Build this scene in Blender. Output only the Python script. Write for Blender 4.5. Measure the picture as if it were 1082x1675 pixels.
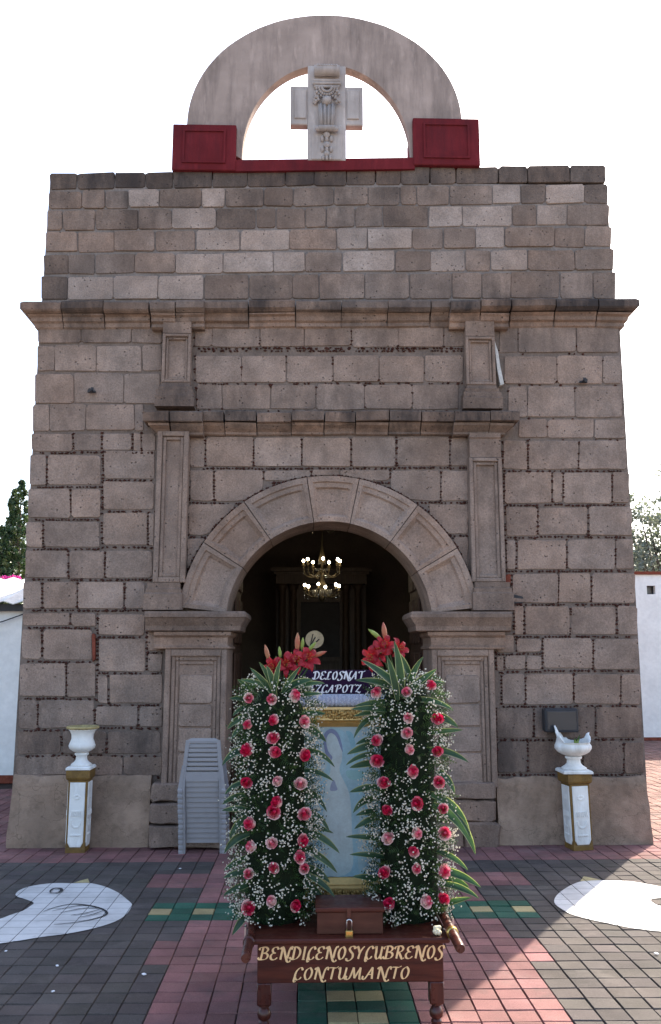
import bpy, math, random
from mathutils import Vector, Matrix, Euler, noise
random.seed(7)
R = math.radians
for o in list(bpy.data.objects): bpy.data.objects.remove(o)
sc = bpy.context.scene
col = sc.collection

# ------------------------------------------------------------------ camera
CAM = Vector((-0.222, -7.715, 1.6)); FPX = 1400.0; YAW = R(1.478); PIT = R(9.469)
cd = bpy.data.cameras.new('camera'); cam = bpy.data.objects.new('camera', cd); col.objects.link(cam)
cam.location = CAM; cam.rotation_euler = Euler((math.pi / 2 + PIT, 0, -YAW), 'XYZ')
cd.sensor_fit = 'VERTICAL'; cd.sensor_height = 24.0; cd.lens = FPX / 1675 * 24.0
cd.clip_start = 0.05; cd.clip_end = 3000
sc.camera = cam
# ------------------------------------------------------------------ sky, sun, exposure
SUN_AZ = R(33.4); SUN_EL = R(41.5)
w = bpy.data.worlds.new('World'); sc.world = w; w.use_nodes = True
wn = w.node_tree.nodes; wl = w.node_tree.links
sky = wn.new('ShaderNodeTexSky'); sky.sky_type = 'NISHITA'; sky.sun_disc = False
sky.sun_elevation = SUN_EL; sky.sun_rotation = SUN_AZ
sky.air_density = 1.0; sky.dust_density = 2.6; sky.ozone_density = 0.6
bg = wn['Background']; bg.inputs['Strength'].default_value = 0.15
wl.new(sky.outputs['Color'], bg.inputs['Color'])
sd = bpy.data.lights.new('sun', 'SUN'); sd.energy = 3.6; sd.angle = R(0.5); sd.color = (1.0, 0.91, 0.77)
sun = bpy.data.objects.new('sun', sd); col.objects.link(sun)
to_sun = Vector((math.sin(SUN_AZ) * math.cos(SUN_EL), math.cos(SUN_AZ) * math.cos(SUN_EL), math.sin(SUN_EL)))
sun.rotation_euler = to_sun.to_track_quat('Z', 'Y').to_euler(); sun.location = to_sun * 40
sc.view_settings.view_transform = 'Standard'; sc.view_settings.look = 'None'
sc.view_settings.gamma = 1.0; sc.view_settings.use_curve_mapping = False
sc.view_settings.exposure = 1.78
sc.render.resolution_x = 661; sc.render.resolution_y = 1024
try:
    sc.cycles.max_bounces = 6; sc.cycles.diffuse_bounces = 3; sc.cycles.glossy_bounces = 2; sc.cycles.transmission_bounces = 4; sc.cycles.caustics_reflective = False; sc.cycles.caustics_refractive = False
except Exception: pass

# ------------------------------------------------------------------ measuring helpers (photo pixel -> real place)
_f = Vector((math.sin(YAW) * math.cos(PIT), math.cos(YAW) * math.cos(PIT), math.sin(PIT)))
_r = Vector((math.cos(YAW), -math.sin(YAW), 0)); _u = _r.cross(_f)
def ray(x, y): return _f + _r * ((x - 541.0) / FPX) - _u * ((y - 837.5) / FPX)
def P(x, y, Y=0.0):
    d = ray(x, y); return CAM + d * ((Y - CAM.y) / d.y)
def G(x, y, z=0.0):
    d = ray(x, y); return CAM + d * ((z - CAM.z) / d.z)
def rnd(a, b): return random.uniform(a, b)

# ------------------------------------------------------------------ mesh building
org = {}
class MB:
    def __init__(s): s.v = []; s.f = []; s.m = []
    def add(s, vs, fs, mi=0):
        b = len(s.v); s.v += [Vector(p) for p in vs]
        for f in fs: s.f.append([b + i for i in f]); s.m.append(mi)
        return s
    def box(s, x0, x1, y0, y1, z0, z1, mi=0, bev=0.0):
        if bev <= 0:
            vs = [(x, y, z) for z in (z0, z1) for x, y in ((x0, y0), (x1, y0), (x1, y1), (x0, y1))]
            return s.add(vs, [(3, 2, 1, 0), (4, 5, 6, 7), (0, 1, 5, 4), (1, 2, 6, 5), (2, 3, 7, 6), (3, 0, 4, 7)], mi)
        b = bev
        def ring(i, z):
            return [(x0 + i, y0 + b, z), (x0 + b, y0 + i, z), (x1 - b, y0 + i, z), (x1 - i, y0 + b, z),
                    (x1 - i, y1 - b, z), (x1 - b, y1 - i, z), (x0 + b, y1 - i, z), (x0 + i, y1 - b, z)]
        rs = [ring(b * .9, z0), ring(0, z0 + b), ring(0, z1 - b), ring(b * .9, z1)]
        return s.loft(rs, mi)
    def loft(s, rings, mi=0, cap=True, closed=True):
        n = len(rings[0]); b = len(s.v)
        for r in rings: s.v += [Vector(p) for p in r]
        for i in range(len(rings) - 1):
            for j in range(n if closed else n - 1):
                k = (j + 1) % n
                s.f.append([b + i * n + j, b + i * n + k, b + (i + 1) * n + k, b + (i + 1) * n + j]); s.m.append(mi)
        if cap:
            s.f.append([b + j for j in reversed(range(n))]); s.m.append(mi)
            s.f.append([b + (len(rings) - 1) * n + j for j in range(n)]); s.m.append(mi)
        return s
    def lathe(s, prof, c=(0, 0, 0), n=24, mi=0, flute=0, fa=0.0, cut=None, cap=True):
        rings = []
        for r, z in prof:
            ring = []
            for j in range(n):
                a = 2 * math.pi * j / n
                rr = r * (1 + (fa * (abs(math.sin(a * flute / 2)) - .5) if flute else 0))
                zz = z
                if cut: zz = cut(a, r, z)
                ring.append((c[0] + rr * math.cos(a), c[1] + rr * math.sin(a), c[2] + zz))
            rings.append(ring)
        return s.loft(rings, mi, cap)
    def tube(s, pts, rad, n=8, mi=0, cap=True):
        pts = [Vector(p) for p in pts]; rings = []
        if not isinstance(rad, (list, tuple)): rad = [rad] * len(pts)
        up = Vector((0, 0, 1))
        for i, p in enumerate(pts):
            d = (pts[min(i + 1, len(pts) - 1)] - pts[max(i - 1, 0)]).normalized()
            a = up if abs(d.dot(up)) < .95 else Vector((1, 0, 0))
            x = d.cross(a).normalized(); y = x.cross(d)
            rings.append([p + (x * math.cos(2 * math.pi * j / n) - y * math.sin(2 * math.pi * j / n)) * rad[i] for j in range(n)])
        return s.loft(rings, mi, cap)
    def ball(s, c, r, n=8, m=5, mi=0, sc3=(1, 1, 1)):
        prof = []
        c = Vector(c); rings = []
        for i in range(1, m):
            t = math.pi * i / m - math.pi / 2
            rings.append([(c.x + sc3[0] * r * math.cos(t) * math.cos(2 * math.pi * j / n),
                           c.y + sc3[1] * r * math.cos(t) * math.sin(2 * math.pi * j / n), c.z + sc3[2] * r * math.sin(t)) for j in range(n)])
        b = len(s.v); s.loft(rings, mi, False)
        s.v += [c + Vector((0, 0, -r * sc3[2])), c + Vector((0, 0, r * sc3[2]))]
        lo = len(s.v) - 2; hi = lo + 1; top = b + (len(rings) - 1) * n
        for j in range(n):
            k = (j + 1) % n
            s.f.append([lo, b + k, b + j]); s.m.append(mi); s.f.append([hi, top + j, top + k]); s.m.append(mi)
        return s
    def octa(s, c, sx, sy, sz, mi=0, rot=None):
        vs = [Vector((sx, 0, 0)), Vector((-sx, 0, 0)), Vector((0, sy, 0)), Vector((0, -sy, 0)), Vector((0, 0, sz)), Vector((0, 0, -sz))]
        if rot: vs = [rot @ q for q in vs]
        c = Vector(c)
        return s.add([c + q for q in vs], [(0, 2, 4), (2, 1, 4), (1, 3, 4), (3, 0, 4), (2, 0, 5), (1, 2, 5), (3, 1, 5), (0, 3, 5)], mi)
    def mesh(s, name, mats, smooth=False, center=None):
        me = bpy.data.meshes.new(name)
        c = center if center is not None else Vector((0, 0, 0))
        me.from_pydata([tuple(q - c) for q in s.v], [], s.f)
        for m in mats: me.materials.append(m)
        if len(mats) > 1: me.polygons.foreach_set('material_index', s.m)
        if smooth: me.polygons.foreach_set('use_smooth', [True] * len(s.f))
        me.update(); return me
    def build(s, name, mats, parent=None, smooth=False, color=None):
        if not isinstance(mats, (list, tuple)): mats = [mats]
        lo = [min(q[i] for q in s.v) for i in range(3)]; hi = [max(q[i] for q in s.v) for i in range(3)]
        c = Vector(((lo[0] + hi[0]) / 2, (lo[1] + hi[1]) / 2, lo[2]))
        return place(s.mesh(name, mats, smooth, c), name, c, parent, color)
def place(me, name, c, parent=None, color=None, rot=None, scale=None):
    o = bpy.data.objects.new(name, me); col.objects.link(o); c = Vector(c)
    if parent is not None:
        o.parent = parent; o.location = c - org[parent.name]
    else: o.location = c
    org[o.name] = c
    if color is not None: o.color = color
    if rot is not None: o.rotation_euler = rot
    if scale is not None: o.scale = (scale,) * 3 if isinstance(scale, (int, float)) else scale
    return o
def tag(o, label, cat, group=None):
    o['label'] = label; o['category'] = cat
    if group: o['group'] = group
    return o
def thing(name, loc, label, cat, group=None):
    o = bpy.data.objects.new(name, None); col.objects.link(o); o.location = loc; o.empty_display_size = .2
    org[o.name] = Vector(loc); return tag(o, label, cat, group)
def struct(o): o['kind'] = 'structure'; return o
def autosmooth(o, ang=35):
    me = o.data; me.polygons.foreach_set('use_smooth', [True] * len(me.polygons))
    try: me.set_sharp_from_angle(angle=R(ang))
    except Exception: pass
    return o

# ------------------------------------------------------------------ materials
class NT:
    def __init__(s, name):
        s.mat = bpy.data.materials.new(name); s.mat.use_nodes = True; s.t = s.mat.node_tree
        s.b = s.t.nodes['Principled BSDF']; s.out = s.t.nodes['Material Output']
    def n(s, typ, props=None, **inp):
        q = s.t.nodes.new(typ)
        for k, v in (props or {}).items(): setattr(q, k, v)
        for k, v in inp.items():
            key = int(k[1:]) if k[0] == '_' and k[1:].isdigit() else k.replace('_', ' ')
            if hasattr(v, 'is_output'): s.t.links.new(v, q.inputs[key])
            else: q.inputs[key].default_value = v
        return q
    def link(s, a, b): s.t.links.new(a, b)
    def pos(s): return s.n('ShaderNodeNewGeometry').outputs['Position']
    def noise(s, scale, detail=4, vec=None, rough=.55):
        return s.n('ShaderNodeTexNoise', None, Scale=scale, Detail=detail, Roughness=rough, Vector=vec if vec is not None else s.pos()).outputs['Fac']
    def mr(s, v, a, b, c, d):
        return s.n('ShaderNodeMapRange', None, Value=v, From_Min=a, From_Max=b, To_Min=c, To_Max=d).outputs[0]
    def math(s, op, a, b=0.0): return s.n('ShaderNodeMath', {'operation': op}, _0=a, _1=b).outputs[0]
    def mix(s, fac, a, b, mode='MIX'):
        q = s.n('ShaderNodeMix', {'data_type': 'RGBA', 'blend_type': mode})
        for k, v in ((0, fac), (6, a), (7, b)):
            if hasattr(v, 'is_output'): s.link(v, q.inputs[k])
            else: q.inputs[k].default_value = v if k == 0 or len(v) == 4 else (*v, 1)
        return q.outputs[2]
    def scl(s, vec, sx, sy, sz):
        return s.n('ShaderNodeMapping', None, Vector=vec, Scale=(sx, sy, sz)).outputs[0]
    def bump(s, h, strength=.5, dist=.01):
        q = s.n('ShaderNodeBump', None, Strength=strength, Distance=dist, Height=h); s.link(q.outputs[0], s.b.inputs['Normal'])
    def done(s, c=None, rough=.85, spec=.3, metal=0.0):
        if c is not None:
            if hasattr(c, 'is_output'): s.link(c, s.b.inputs['Base Color'])
            else: s.b.inputs['Base Color'].default_value = (*c, 1)
        if hasattr(rough, 'is_output'): s.link(rough, s.b.inputs['Roughness'])
        else: s.b.inputs['Roughness'].default_value = rough
        s.b.inputs['Specular IOR Level'].default_value = spec; s.b.inputs['Metallic'].default_value = metal
        return s.mat
def gray(s, v):  # scalar socket -> colour multiply factor
    return s.n('ShaderNodeCombineColor', None, Red=v, Green=v, Blue=v).outputs[0]

def mat_stone(name='cut_stone', stained=True, bumpk=1.0):
    s = NT(name); p = s.pos(); oi = s.n('ShaderNodeObjectInfo')
    off = s.n('ShaderNodeVectorMath', {'operation': 'SCALE'}, _0=(7.3, 3.1, 5.7), Scale=oi.outputs['Random']).outputs[0]
    pv = s.n('ShaderNodeVectorMath', {'operation': 'ADD'}, _0=p, _1=off).outputs[0]
    n1 = s.noise(4.5, 4, pv, .6); n2 = s.noise(75, 2, pv, .7); n3 = s.noise(22, 3, pv, .65)
    c = s.mix(1, oi.outputs['Color'], gray(s, s.mr(n1, .25, .75, .68, 1.3)), 'MULTIPLY')
    c = s.mix(1, c, gray(s, s.mr(n2, .3, .7, .78, 1.2)), 'MULTIPLY')
    c = s.mix(s.mr(n3, .5, .75, 0, .38), c, (.36, .30, .25), 'MIX') if False else c
    tone = s.noise(1.3, 3, p)
    c = s.mix(s.mr(tone, .35, .7, 0, .5), c, s.mix(1, c, (1.16, .99, .86), 'MULTIPLY'))
    vo = s.n('ShaderNodeTexVoronoi', {'feature': 'F1'}, Vector=pv, Scale=24.0)
    gate = s.mr(s.noise(9, 2, pv), .5, .62, 0, 1)
    pock = s.math('MULTIPLY', s.mr(vo.outputs['Distance'], .10, .22, 1, 0), gate)
    c = s.mix(s.math('MULTIPLY', pock, .75), c, (.035, .028, .025))
    spk = s.mr(s.noise(130, 2, pv), .68, .76, 0, .45)
    c = s.mix(spk, c, (.42, .38, .35))
    if stained:
        st = s.noise(1.0, 4, s.scl(p, 2.2, 2.2, .75), .65)
        st2 = s.noise(6.0, 3, s.scl(p, 1.6, 1.6, .5), .7)
        f = s.math('MULTIPLY', s.mr(s.math('ADD', s.math('MULTIPLY', st, .6), s.math('MULTIPLY', st2, .4)), .36, .6, 0, 1), oi.outputs['Alpha'])
        c = s.mix(f, c, (.042, .034, .032))
    big = s.noise(.75, 5, p, .62)
    c = s.mix(s.mr(big, .50, .70, 0, .5), c, s.mix(1, c, (.55, .50, .47), 'MULTIPLY'))
    c = s.mix(s.mr(s.noise(1.9, 5, s.scl(p, 1.5, 1.5, .6), .66), .58, .72, 0, .4), c, s.mix(1, c, (1.45, 1.36, 1.26), 'MULTIPLY'))
    h = s.math('ADD', s.math('MULTIPLY', n2, .35), s.math('ADD', s.math('MULTIPLY', n3, .8), s.math('MULTIPLY', pock, -1.2)))
    s.bump(h, .75 * bumpk, .012)
    return s.done(c, .92, .15)
M_STONE = mat_stone()
def mat_noisy(name, c, var=.25, scale=6, fine=60, rough=.85, spec=.25, bump=.3, dist=.005, metal=0.0, objcol=False):
    s = NT(name); p = s.pos()
    base = s.n('ShaderNodeObjectInfo').outputs['Color'] if objcol else (*c, 1)
    a = s.mix(1, base, gray(s, s.mr(s.noise(scale, 5, p), .25, .75, 1 - var, 1 + var)), 'MULTIPLY')
    a = s.mix(1, a, gray(s, s.mr(s.noise(fine, 3, p), .25, .75, 1 - var * .6, 1 + var * .6)), 'MULTIPLY')
    if bump: s.bump(s.noise(fine, 4, p), bump, dist)
    return s.done(a, rough, spec, metal)
def mat_stucco(name, c, streak=(.08, .07, .068), amount=.7, ztop=None):
    s = NT(name); p = s.pos()
    a = s.mix(1, (*c, 1), gray(s, s.mr(s.noise(3, 6, p), .25, .75, .72, 1.25)), 'MULTIPLY')
    st = s.noise(1.6, 6, s.scl(p, 3.2, 3.2, .45), .68)
    a = s.mix(s.mr(st, .46, .68, 0, amount), a, streak)
    a = s.mix(s.mr(s.noise(14, 4, s.scl(p, 1, 1, .25)), .58, .72, 0, .35), a, tuple(min(1, q * 1.7) for q in c))
    s.bump(s.noise(40, 5, p), .5, .006)
    return s.done(a, .93, .12)
M_MORTAR = mat_noisy('lime_mortar', (.165, .125, .104), .35, 5, 50, .95, .1, .6, .01)
M_MORTAR_UP = mat_noisy('pale_mortar', (.19, .16, .145), .35, 5, 50, .95, .1, .6, .01)
M_CHIP = mat_noisy('red_volcanic_chips', (.062, .025, .019), .5, 9, 70, .95, .1, .6, .006)
def mat_plaster(name, c):
    s = NT(name); p = s.pos(); n1 = s.noise(2.2, 7, p, .65); n2 = s.noise(9, 6, p, .7)
    a = s.mix(1, (*c, 1), gray(s, s.mr(n1, .3, .7, .68, 1.3)), 'MULTIPLY')
    a = s.mix(s.mr(n2, .48, .72, 0, .6), a, tuple(q * .42 for q in c))
    a = s.mix(s.mr(s.noise(3.3, 6, s.scl(p, 1, 1, 1.6)), .56, .7, 0, .45), a, tuple(min(1, q * 1.5) for q in c))
    vo = s.n('ShaderNodeTexVoronoi', {'feature': 'DISTANCE_TO_EDGE'}, Vector=s.n('ShaderNodeVectorMath', {'operation': 'ADD'}, _0=p, _1=s.n('ShaderNodeTexNoise', None, Scale=4.0, Detail=4.0, Vector=p).outputs['Color']).outputs[0], Scale=1.3).outputs['Distance']
    a = s.mix(s.mr(vo, .0, .008, .6, 0), a, tuple(q * .3 for q in c))
    s.bump(s.math('ADD', s.noise(18, 6, p, .7), s.math('MULTIPLY', s.noise(90, 3, p), .4)), .8, .014); return s.done(a, .95, .1)
M_PLINTH = mat_plaster('worn_plinth_plaster', (.30, .208, .152))
M_ARCH = mat_stucco('weathered_arch_stucco', (.34, .262, .225), (.13, .10, .088), .7)
M_RED = mat_stucco('oxblood_red_paint', (.13, .016, .020), (.06, .013, .017), .7)
M_CROSS = mat_stucco('pale_carved_stone', (.40, .345, .32), (.17, .145, .135), .55)
M_WHITEWALL = mat_noisy('whitewashed_wall', (.84, .82, .79), .10, 2.5, 14, .9, .15, .4, .008)
M_INWALL = mat_noisy('dim_plaster_interior', (.20, .16, .13), .2, 2, 30, .9, .1, .1)
M_DARKWOOD = None
def mat_wood(name, c1, c2, rough=.35, spec=.5, sc3=(14, 14, 1.2)):
    s = NT(name); p = s.pos()
    g = s.noise(3.0, 6, s.scl(p, *sc3), .6)
    a = s.mix(s.mr(g, .35, .65, 0, 1), c1, c2)
    a = s.mix(1, a, gray(s, s.mr(s.noise(2, 3, p), .3, .7, .8, 1.2)), 'MULTIPLY')
    s.bump(g, .12, .002)
    return s.done(a, s.mr(s.noise(30, 3, p), .3, .7, rough * .8, rough * 1.3), spec)
M_CARTWOOD = mat_wood('varnished_mahogany', (.044, .010, .007), (.095, .023, .013), .38, .26, (1.2, 14, 14))
M_LEGWOOD = mat_wood('varnished_leg_wood', (.04, .009, .007), (.085, .022, .013), .3, .4)
M_BOXWOOD = mat_wood('plain_box_wood', (.062, .021, .013), (.095, .034, .021), .55, .2, (1.5, 8, 8))
M_DOORWOOD = mat_wood('old_door_wood', (.045, .022, .014), (.09, .045, .028), .6, .3)
M_ALTAR = mat_wood('dark_altar_wood', (.05, .032, .022), (.09, .06, .04), .5, .4)
M_BRASS = NT('brass').done((.62, .40, .12), .32, .5, 1.0)
M_OLDBRASS = NT('dull_old_brass').done((.16, .125, .07), .5, .4, .8)
M_STEEL = NT('steel').done((.55, .55, .56), .28, .5, 1.0)
M_LETTER = mat_noisy('gilt_lettering_paint', (.82, .52, .25), .12, 20, 200, .55, .4, 0)
M_WHITELETTER = mat_noisy('white_lettering_paint', (.78, .77, .80), .08, 20, 200, .6, .3, 0)
M_SIGN = mat_noisy('dark_violet_velvet', (.024, .010, .032), .25, 8, 150, .95, .1, .3, .002)
def mat_lace():
    s = NT('white_lace'); p = s.pos()
    wv = s.n('ShaderNodeTexVoronoi', None, Vector=s.scl(p, 1, 1, .45), Scale=260.0)
    s.bump(wv.outputs['Distance'], 1.0, .004)
    a = s.mix(s.mr(wv.outputs['Distance'], .1, .6, 0, 1), (.84, .84, .88), (.46, .46, .56))
    return s.done(a, .8, .2)
M_LACE = mat_lace()
def mat_gold():
    s = NT('gilt_carved_frame'); p = s.pos()
    n1 = s.noise(45, 6, p, .6)
    a = s.mix(s.mr(n1, .35, .68, 0, 1), (.30, .17, .045), (.74, .50, .18))
    s.bump(n1, .9, .006)
    return s.done(a, .45, .5, .55)
M_GOLD = mat_gold()
M_GOLDFLAT = mat_noisy('gilt_moulding', (.72, .47, .17), .15, 15, 90, .42, .5, .15, .002, .45)
def mat_plastic(name, c): 
    s = NT(name); p = s.pos()
    a = s.mix(s.mr(s.noise(9, 5, p), .5, .75, 0, .35), (*c, 1), tuple(q * .72 for q in c))
    return s.done(a, .42, .4)
M_CHAIR = mat_plastic('grey_plastic', (.27, .255, .265))
M_URN = mat_stucco('white_painted_plaster', (.78, .75, .71), (.34, .30, .25), .38)
M_URNRIM = mat_noisy('yellowed_rim_paint', (.36, .28, .13), .4, 14, 80, .8, .2, .3)
M_OCHRE = mat_noisy('ochre_gold_paint', (.17, .092, .022), .35, 12, 80, .6, .35, .3)
M_BLACKBOX = mat_noisy('charcoal_painted_metal', (.035, .033, .036), .25, 10, 90, .6, .3, .1)
M_TERRA = mat_noisy('red_brick', (.20, .055, .035), .35, 12, 80, .9, .1, .5)
def mat_leaf(name, c1, c2, trans=.45, rough=.45, scale=9):
    s = NT(name); p = s.pos(); oi = s.n('ShaderNodeObjectInfo')
    a = s.mix(s.mr(s.noise(scale, 3, p), .35, .65, 0, 1), c1, c2)
    s.done(a, rough, .35)
    tr = s.n('ShaderNodeBsdfTranslucent', None, Color=s.mix(1, a, (1.5, 1.6, .8), 'MULTIPLY'))
    mx = s.n('ShaderNodeMixShader', None, _0=trans); s.link(s.b.outputs[0], mx.inputs[1]); s.link(tr.outputs[0], mx.inputs[2])
    s.link(mx.outputs[0], s.out.inputs['Surface']); return s.mat
M_FERN = mat_leaf('fern_green', (.020, .048, .018), (.05, .095, .035), .35)
M_FERN2 = mat_leaf('fern_green_light', (.03, .07, .02), (.07, .12, .04), .3)
M_LEAF = mat_leaf('blade_leaf_green', (.020, .055, .028), (.045, .095, .045), .35, .35)
M_LEAFEDGE = mat_leaf('blade_leaf_cream_edge', (.22, .25, .12), (.34, .36, .19), .35, .35)
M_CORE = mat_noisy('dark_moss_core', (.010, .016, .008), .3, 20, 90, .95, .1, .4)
def mat_puff():
    s = NT('white_tiny_blossom'); s.done((.80, .76, .66), .8, .2)
    tr = s.n('ShaderNodeBsdfTranslucent', None, Color=(.85, .8, .66, 1)); mx = s.n('ShaderNodeMixShader', None, _0=.35)
    s.link(s.b.outputs[0], mx.inputs[1]); s.link(tr.outputs[0], mx.inputs[2]); s.link(mx.outputs[0], s.out.inputs['Surface']); return s.mat
M_PUFF = mat_puff()
def mat_rose():
    s = NT('two_tone_rose_petal'); at = s.n('ShaderNodeAttribute', {'attribute_name': 'tone'}); oi = s.n('ShaderNodeObjectInfo')
    t = s.math('ADD', at.outputs['Fac'], s.mr(s.noise(55, 3), .3, .7, -.16, .16))
    t = s.math('ADD', t, s.mr(oi.outputs['Random'], 0, 1, -.5, .34))
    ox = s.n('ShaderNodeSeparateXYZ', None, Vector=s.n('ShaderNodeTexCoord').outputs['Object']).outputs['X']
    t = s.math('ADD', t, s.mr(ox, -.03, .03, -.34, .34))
    rp = s.n('ShaderNodeValToRGB', None, Fac=t); e = rp.color_ramp.elements
    e[0].position = .12; e[0].color = (.86, .60, .55, 1); e[1].position = .85; e[1].color = (.62, .015, .075, 1)
    k = rp.color_ramp.elements.new(.48); k.color = (.80, .20, .28, 1)
    a = rp.outputs[0]; s.done(a, .6, .2)
    tr = s.n('ShaderNodeBsdfTranslucent', None, Color=a); mx = s.n('ShaderNodeMixShader', None, _0=.3)
    s.link(s.b.outputs[0], mx.inputs[1]); s.link(tr.outputs[0], mx.inputs[2]); s.link(mx.outputs[0], s.out.inputs['Surface']); return s.mat
M_ROSE = mat_rose()
M_LILY = mat_leaf('red_lily_petal', (.24, .008, .016), (.40, .02, .035), .3, .5, 25)
M_BUDRED = mat_leaf('reddish_lily_bud', (.42, .10, .08), (.40, .20, .10), .25, .5, 30)
M_BUDGREEN = mat_leaf('green_lily_bud', (.20, .28, .06), (.30, .36, .10), .25, .5, 30)
M_STEM = mat_leaf('stem_green', (.06, .13, .04), (.09, .16, .05), .1, .5)
M_STAMEN = NT('rust_stamen').done((.28, .08, .02), .7)
def mat_emit(name, c, st):
    s = NT(name); s.done(c, .5); s.b.inputs['Emission Color'].default_value = (*c, 1); s.b.inputs['Emission Strength'].default_value = st; return s.mat
M_BULB = mat_emit('lit_bulb', (1.0, .84, .58), 12.0)
def mat_glass(name, c, rough=.05):
    s = NT(name); s.done(c, rough, .5); s.b.inputs['Transmission Weight'].default_value = .85; s.b.inputs['IOR'].default_value = 1.5; return s.mat
M_CRYSTAL = mat_glass('chandelier_crystal', (.95, .93, .85))
def mat_paver(name, attr):
    s = NT(name); p = s.pos()
    if attr: base = s.n('ShaderNodeAttribute', {'attribute_name': 'tint'}).outputs['Color']
    else: base = s.n('ShaderNodeObjectInfo').outputs['Color']
    a = s.mix(1, base, gray(s, s.mr(s.noise(3.2, 5, p, .62), .25, .75, .70, 1.3)), 'MULTIPLY')
    a = s.mix(1, a, gray(s, s.mr(s.noise(160, 3, p, .7), .25, .75, .68, 1.32)), 'MULTIPLY')
    a = s.mix(s.mr(s.noise(5, 6, p, .72), .53, .74, 0, .6), a, (.085, .07, .064))
    a = s.mix(s.mr(s.noise(1.7, 6, p, .7), .55, .75, 0, .4), a, (.22, .19, .17))
    a = s.mix(s.mr(s.noise(210, 2, p), .66, .74, 0, .3), a, (.42, .38, .35))
    s.bump(s.math('ADD', s.noise(160, 3, p), s.math('MULTIPLY', s.noise(25, 4, p), .6)), .55, .004)
    return s.done(a, .88, .25)
M_PAVER = mat_paver('worn_concrete_paver', False); M_PAVERA = mat_paver('worn_concrete_paver_far', True)
M_BED = mat_noisy('dark_joint_grit', (.055, .038, .032), .4, 8, 90, .97, .1, .4)
def mat_dove():
    s = NT('worn_white_road_paint'); p = s.pos()
    a = s.mix(s.mr(s.noise(4, 6, p), .4, .7, 0, 1), (.60, .575, .55), (.44, .42, .40))
    a = s.mix(s.mr(s.noise(30, 6, p, .72), .58, .74, 0, .7), a, (.22, .20, .19))
    s.bump(s.noise(120, 3, p), .35, .003); return s.done(a, .8, .3)
M_DOVE = mat_dove()
M_LINE = NT('black_line_paint').done((.03, .028, .03), .8)
M_YELLOWP = mat_noisy('worn_yellow_paint', (.40, .33, .17), .25, 12, 120, .85, .2, .3)

# ================================================================== THE SETTING: ground and pavement
g = MB(); g.add([(-900, -900, -.03), (900, -900, -.03), (900, 1500, -.03), (-900, 1500, -.03)], [(0, 1, 2, 3)])
struct(g.build('ground', mat_noisy('dusty_concrete_ground', (.26, .23, .20), .2, .5, 30, .95, .15, .2)))
CW = .13585; RH = .1255; X0 = -.944; Y0 = -2.128
PX0, PX1, PY0, PY1 = -5.2, 7.0, -5.4, 9.2
g = MB(); g.add([(PX0, PY0, -.009), (PX1, PY0, -.009), (PX1, PY1, -.009), (PX0, PY1, -.009)], [(0, 1, 2, 3)])
pavement = struct(g.build('pavement', M_BED))
RED = (.198, .092, .086); DARK = (.070, .058, .052); GREEN = (.022, .078, .05); YEL = (.36, .29, .15)
def paver_color(i, k):
    # i: column counted from the left edge of the red path (14 wide), k: row counted from the green cross band
    if k >= 12: return RED if k < 18 else ((.20, .11, .09) if i > 25 else RED)
    if 0 <= k <= 2 and -2 <= i <= 15:
        return YEL if (k == 1 and (i % 2 == 0 if i < 7 else i % 2 == 1)) else GREEN
    if 0 <= i <= 13:
        if -16 <= k < 0 and 5 <= i <= 8: return YEL if (i in (6, 7) and k % 2 == 0) else GREEN
        return RED
    if 6 <= k <= 8 and -3 <= i <= 16: return RED
    if -6 <= k <= -4 and -1 <= i <= 14: return RED
    return DARK
def paver_geo(m, cx, cy, w, d, mi=0, h=0.0, tilt=(0, 0)):
    b = .003
    def rg(ww, dd, z): return [(cx + sx * ww / 2, cy + sy * dd / 2, z + h + tilt[0] * sx + tilt[1] * sy) for sx, sy in ((-1, -1), (1, -1), (1, 1), (-1, 1))]
    rs = [rg(w, d, -.02), rg(w, d, -.005), rg(w - 2 * b, d - 2 * b, 0)]
    n = len(m.v)
    for r_ in rs: m.v += [Vector(q) for q in r_]
    for i in range(2):
        for j in range(4): m.f.append([n + i * 4 + j, n + i * 4 + (j + 1) % 4, n + i * 4 + 4 + (j + 1) % 4, n + i * 4 + 4 + j]); m.m.append(mi)
    m.f.append([n + 8, n + 9, n + 10, n + 11]); m.m.append(mi)
pm = MB(); paver_geo(pm, 0, 0, CW - .003, RH - .003); paver_me = [pm.mesh('paver', [M_PAVER])]
for q in range(3):
    pm = MB(); paver_geo(pm, 0, 0, CW - .003 - rnd(0, .004), RH - .003 - rnd(0, .004), 0, 0, (rnd(-.0012, .0012), rnd(-.0012, .0012))); paver_me.append(pm.mesh('paver', [M_PAVER]))
cells = []
i0, i1 = math.floor((PX0 - X0) / CW), math.ceil((PX1 - X0) / CW)
k0, k1 = math.floor((PY0 - Y0) / RH), math.ceil((PY1 - Y0) / RH)
prng = random.Random(3)
for k in range(k0, k1):
    for i in range(i0, i1):
        cx = X0 + (i + .5) * CW; cy = Y0 + (k + .5) * RH
        if abs(cx) < 2.6 and cy > .05: continue
        if cy > 3.2 and cx < 2.6: continue
        d = Vector((cx, cy, 0)) - CAM
        z = d.dot(_f); sx = 541 + FPX * d.dot(_r) / max(z, .1); sy = 837.5 - FPX * d.dot(_u) / max(z, .1)
        inv = z > .3 and -15 < sx < 1097 and sy < 1688
        hidden = 425 < sx < 720 and sy < 1605
        c = paver_color(i, k); v = 1 + prng.uniform(-.22, .2)
        c = tuple(q * v * (1 + prng.uniform(-.03, .03)) for q in c)
        cells.append(((0 if inv and not hidden else 1, d.length), cx, cy, c, i, k))
cells.sort(key=lambda t: t[0])
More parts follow.
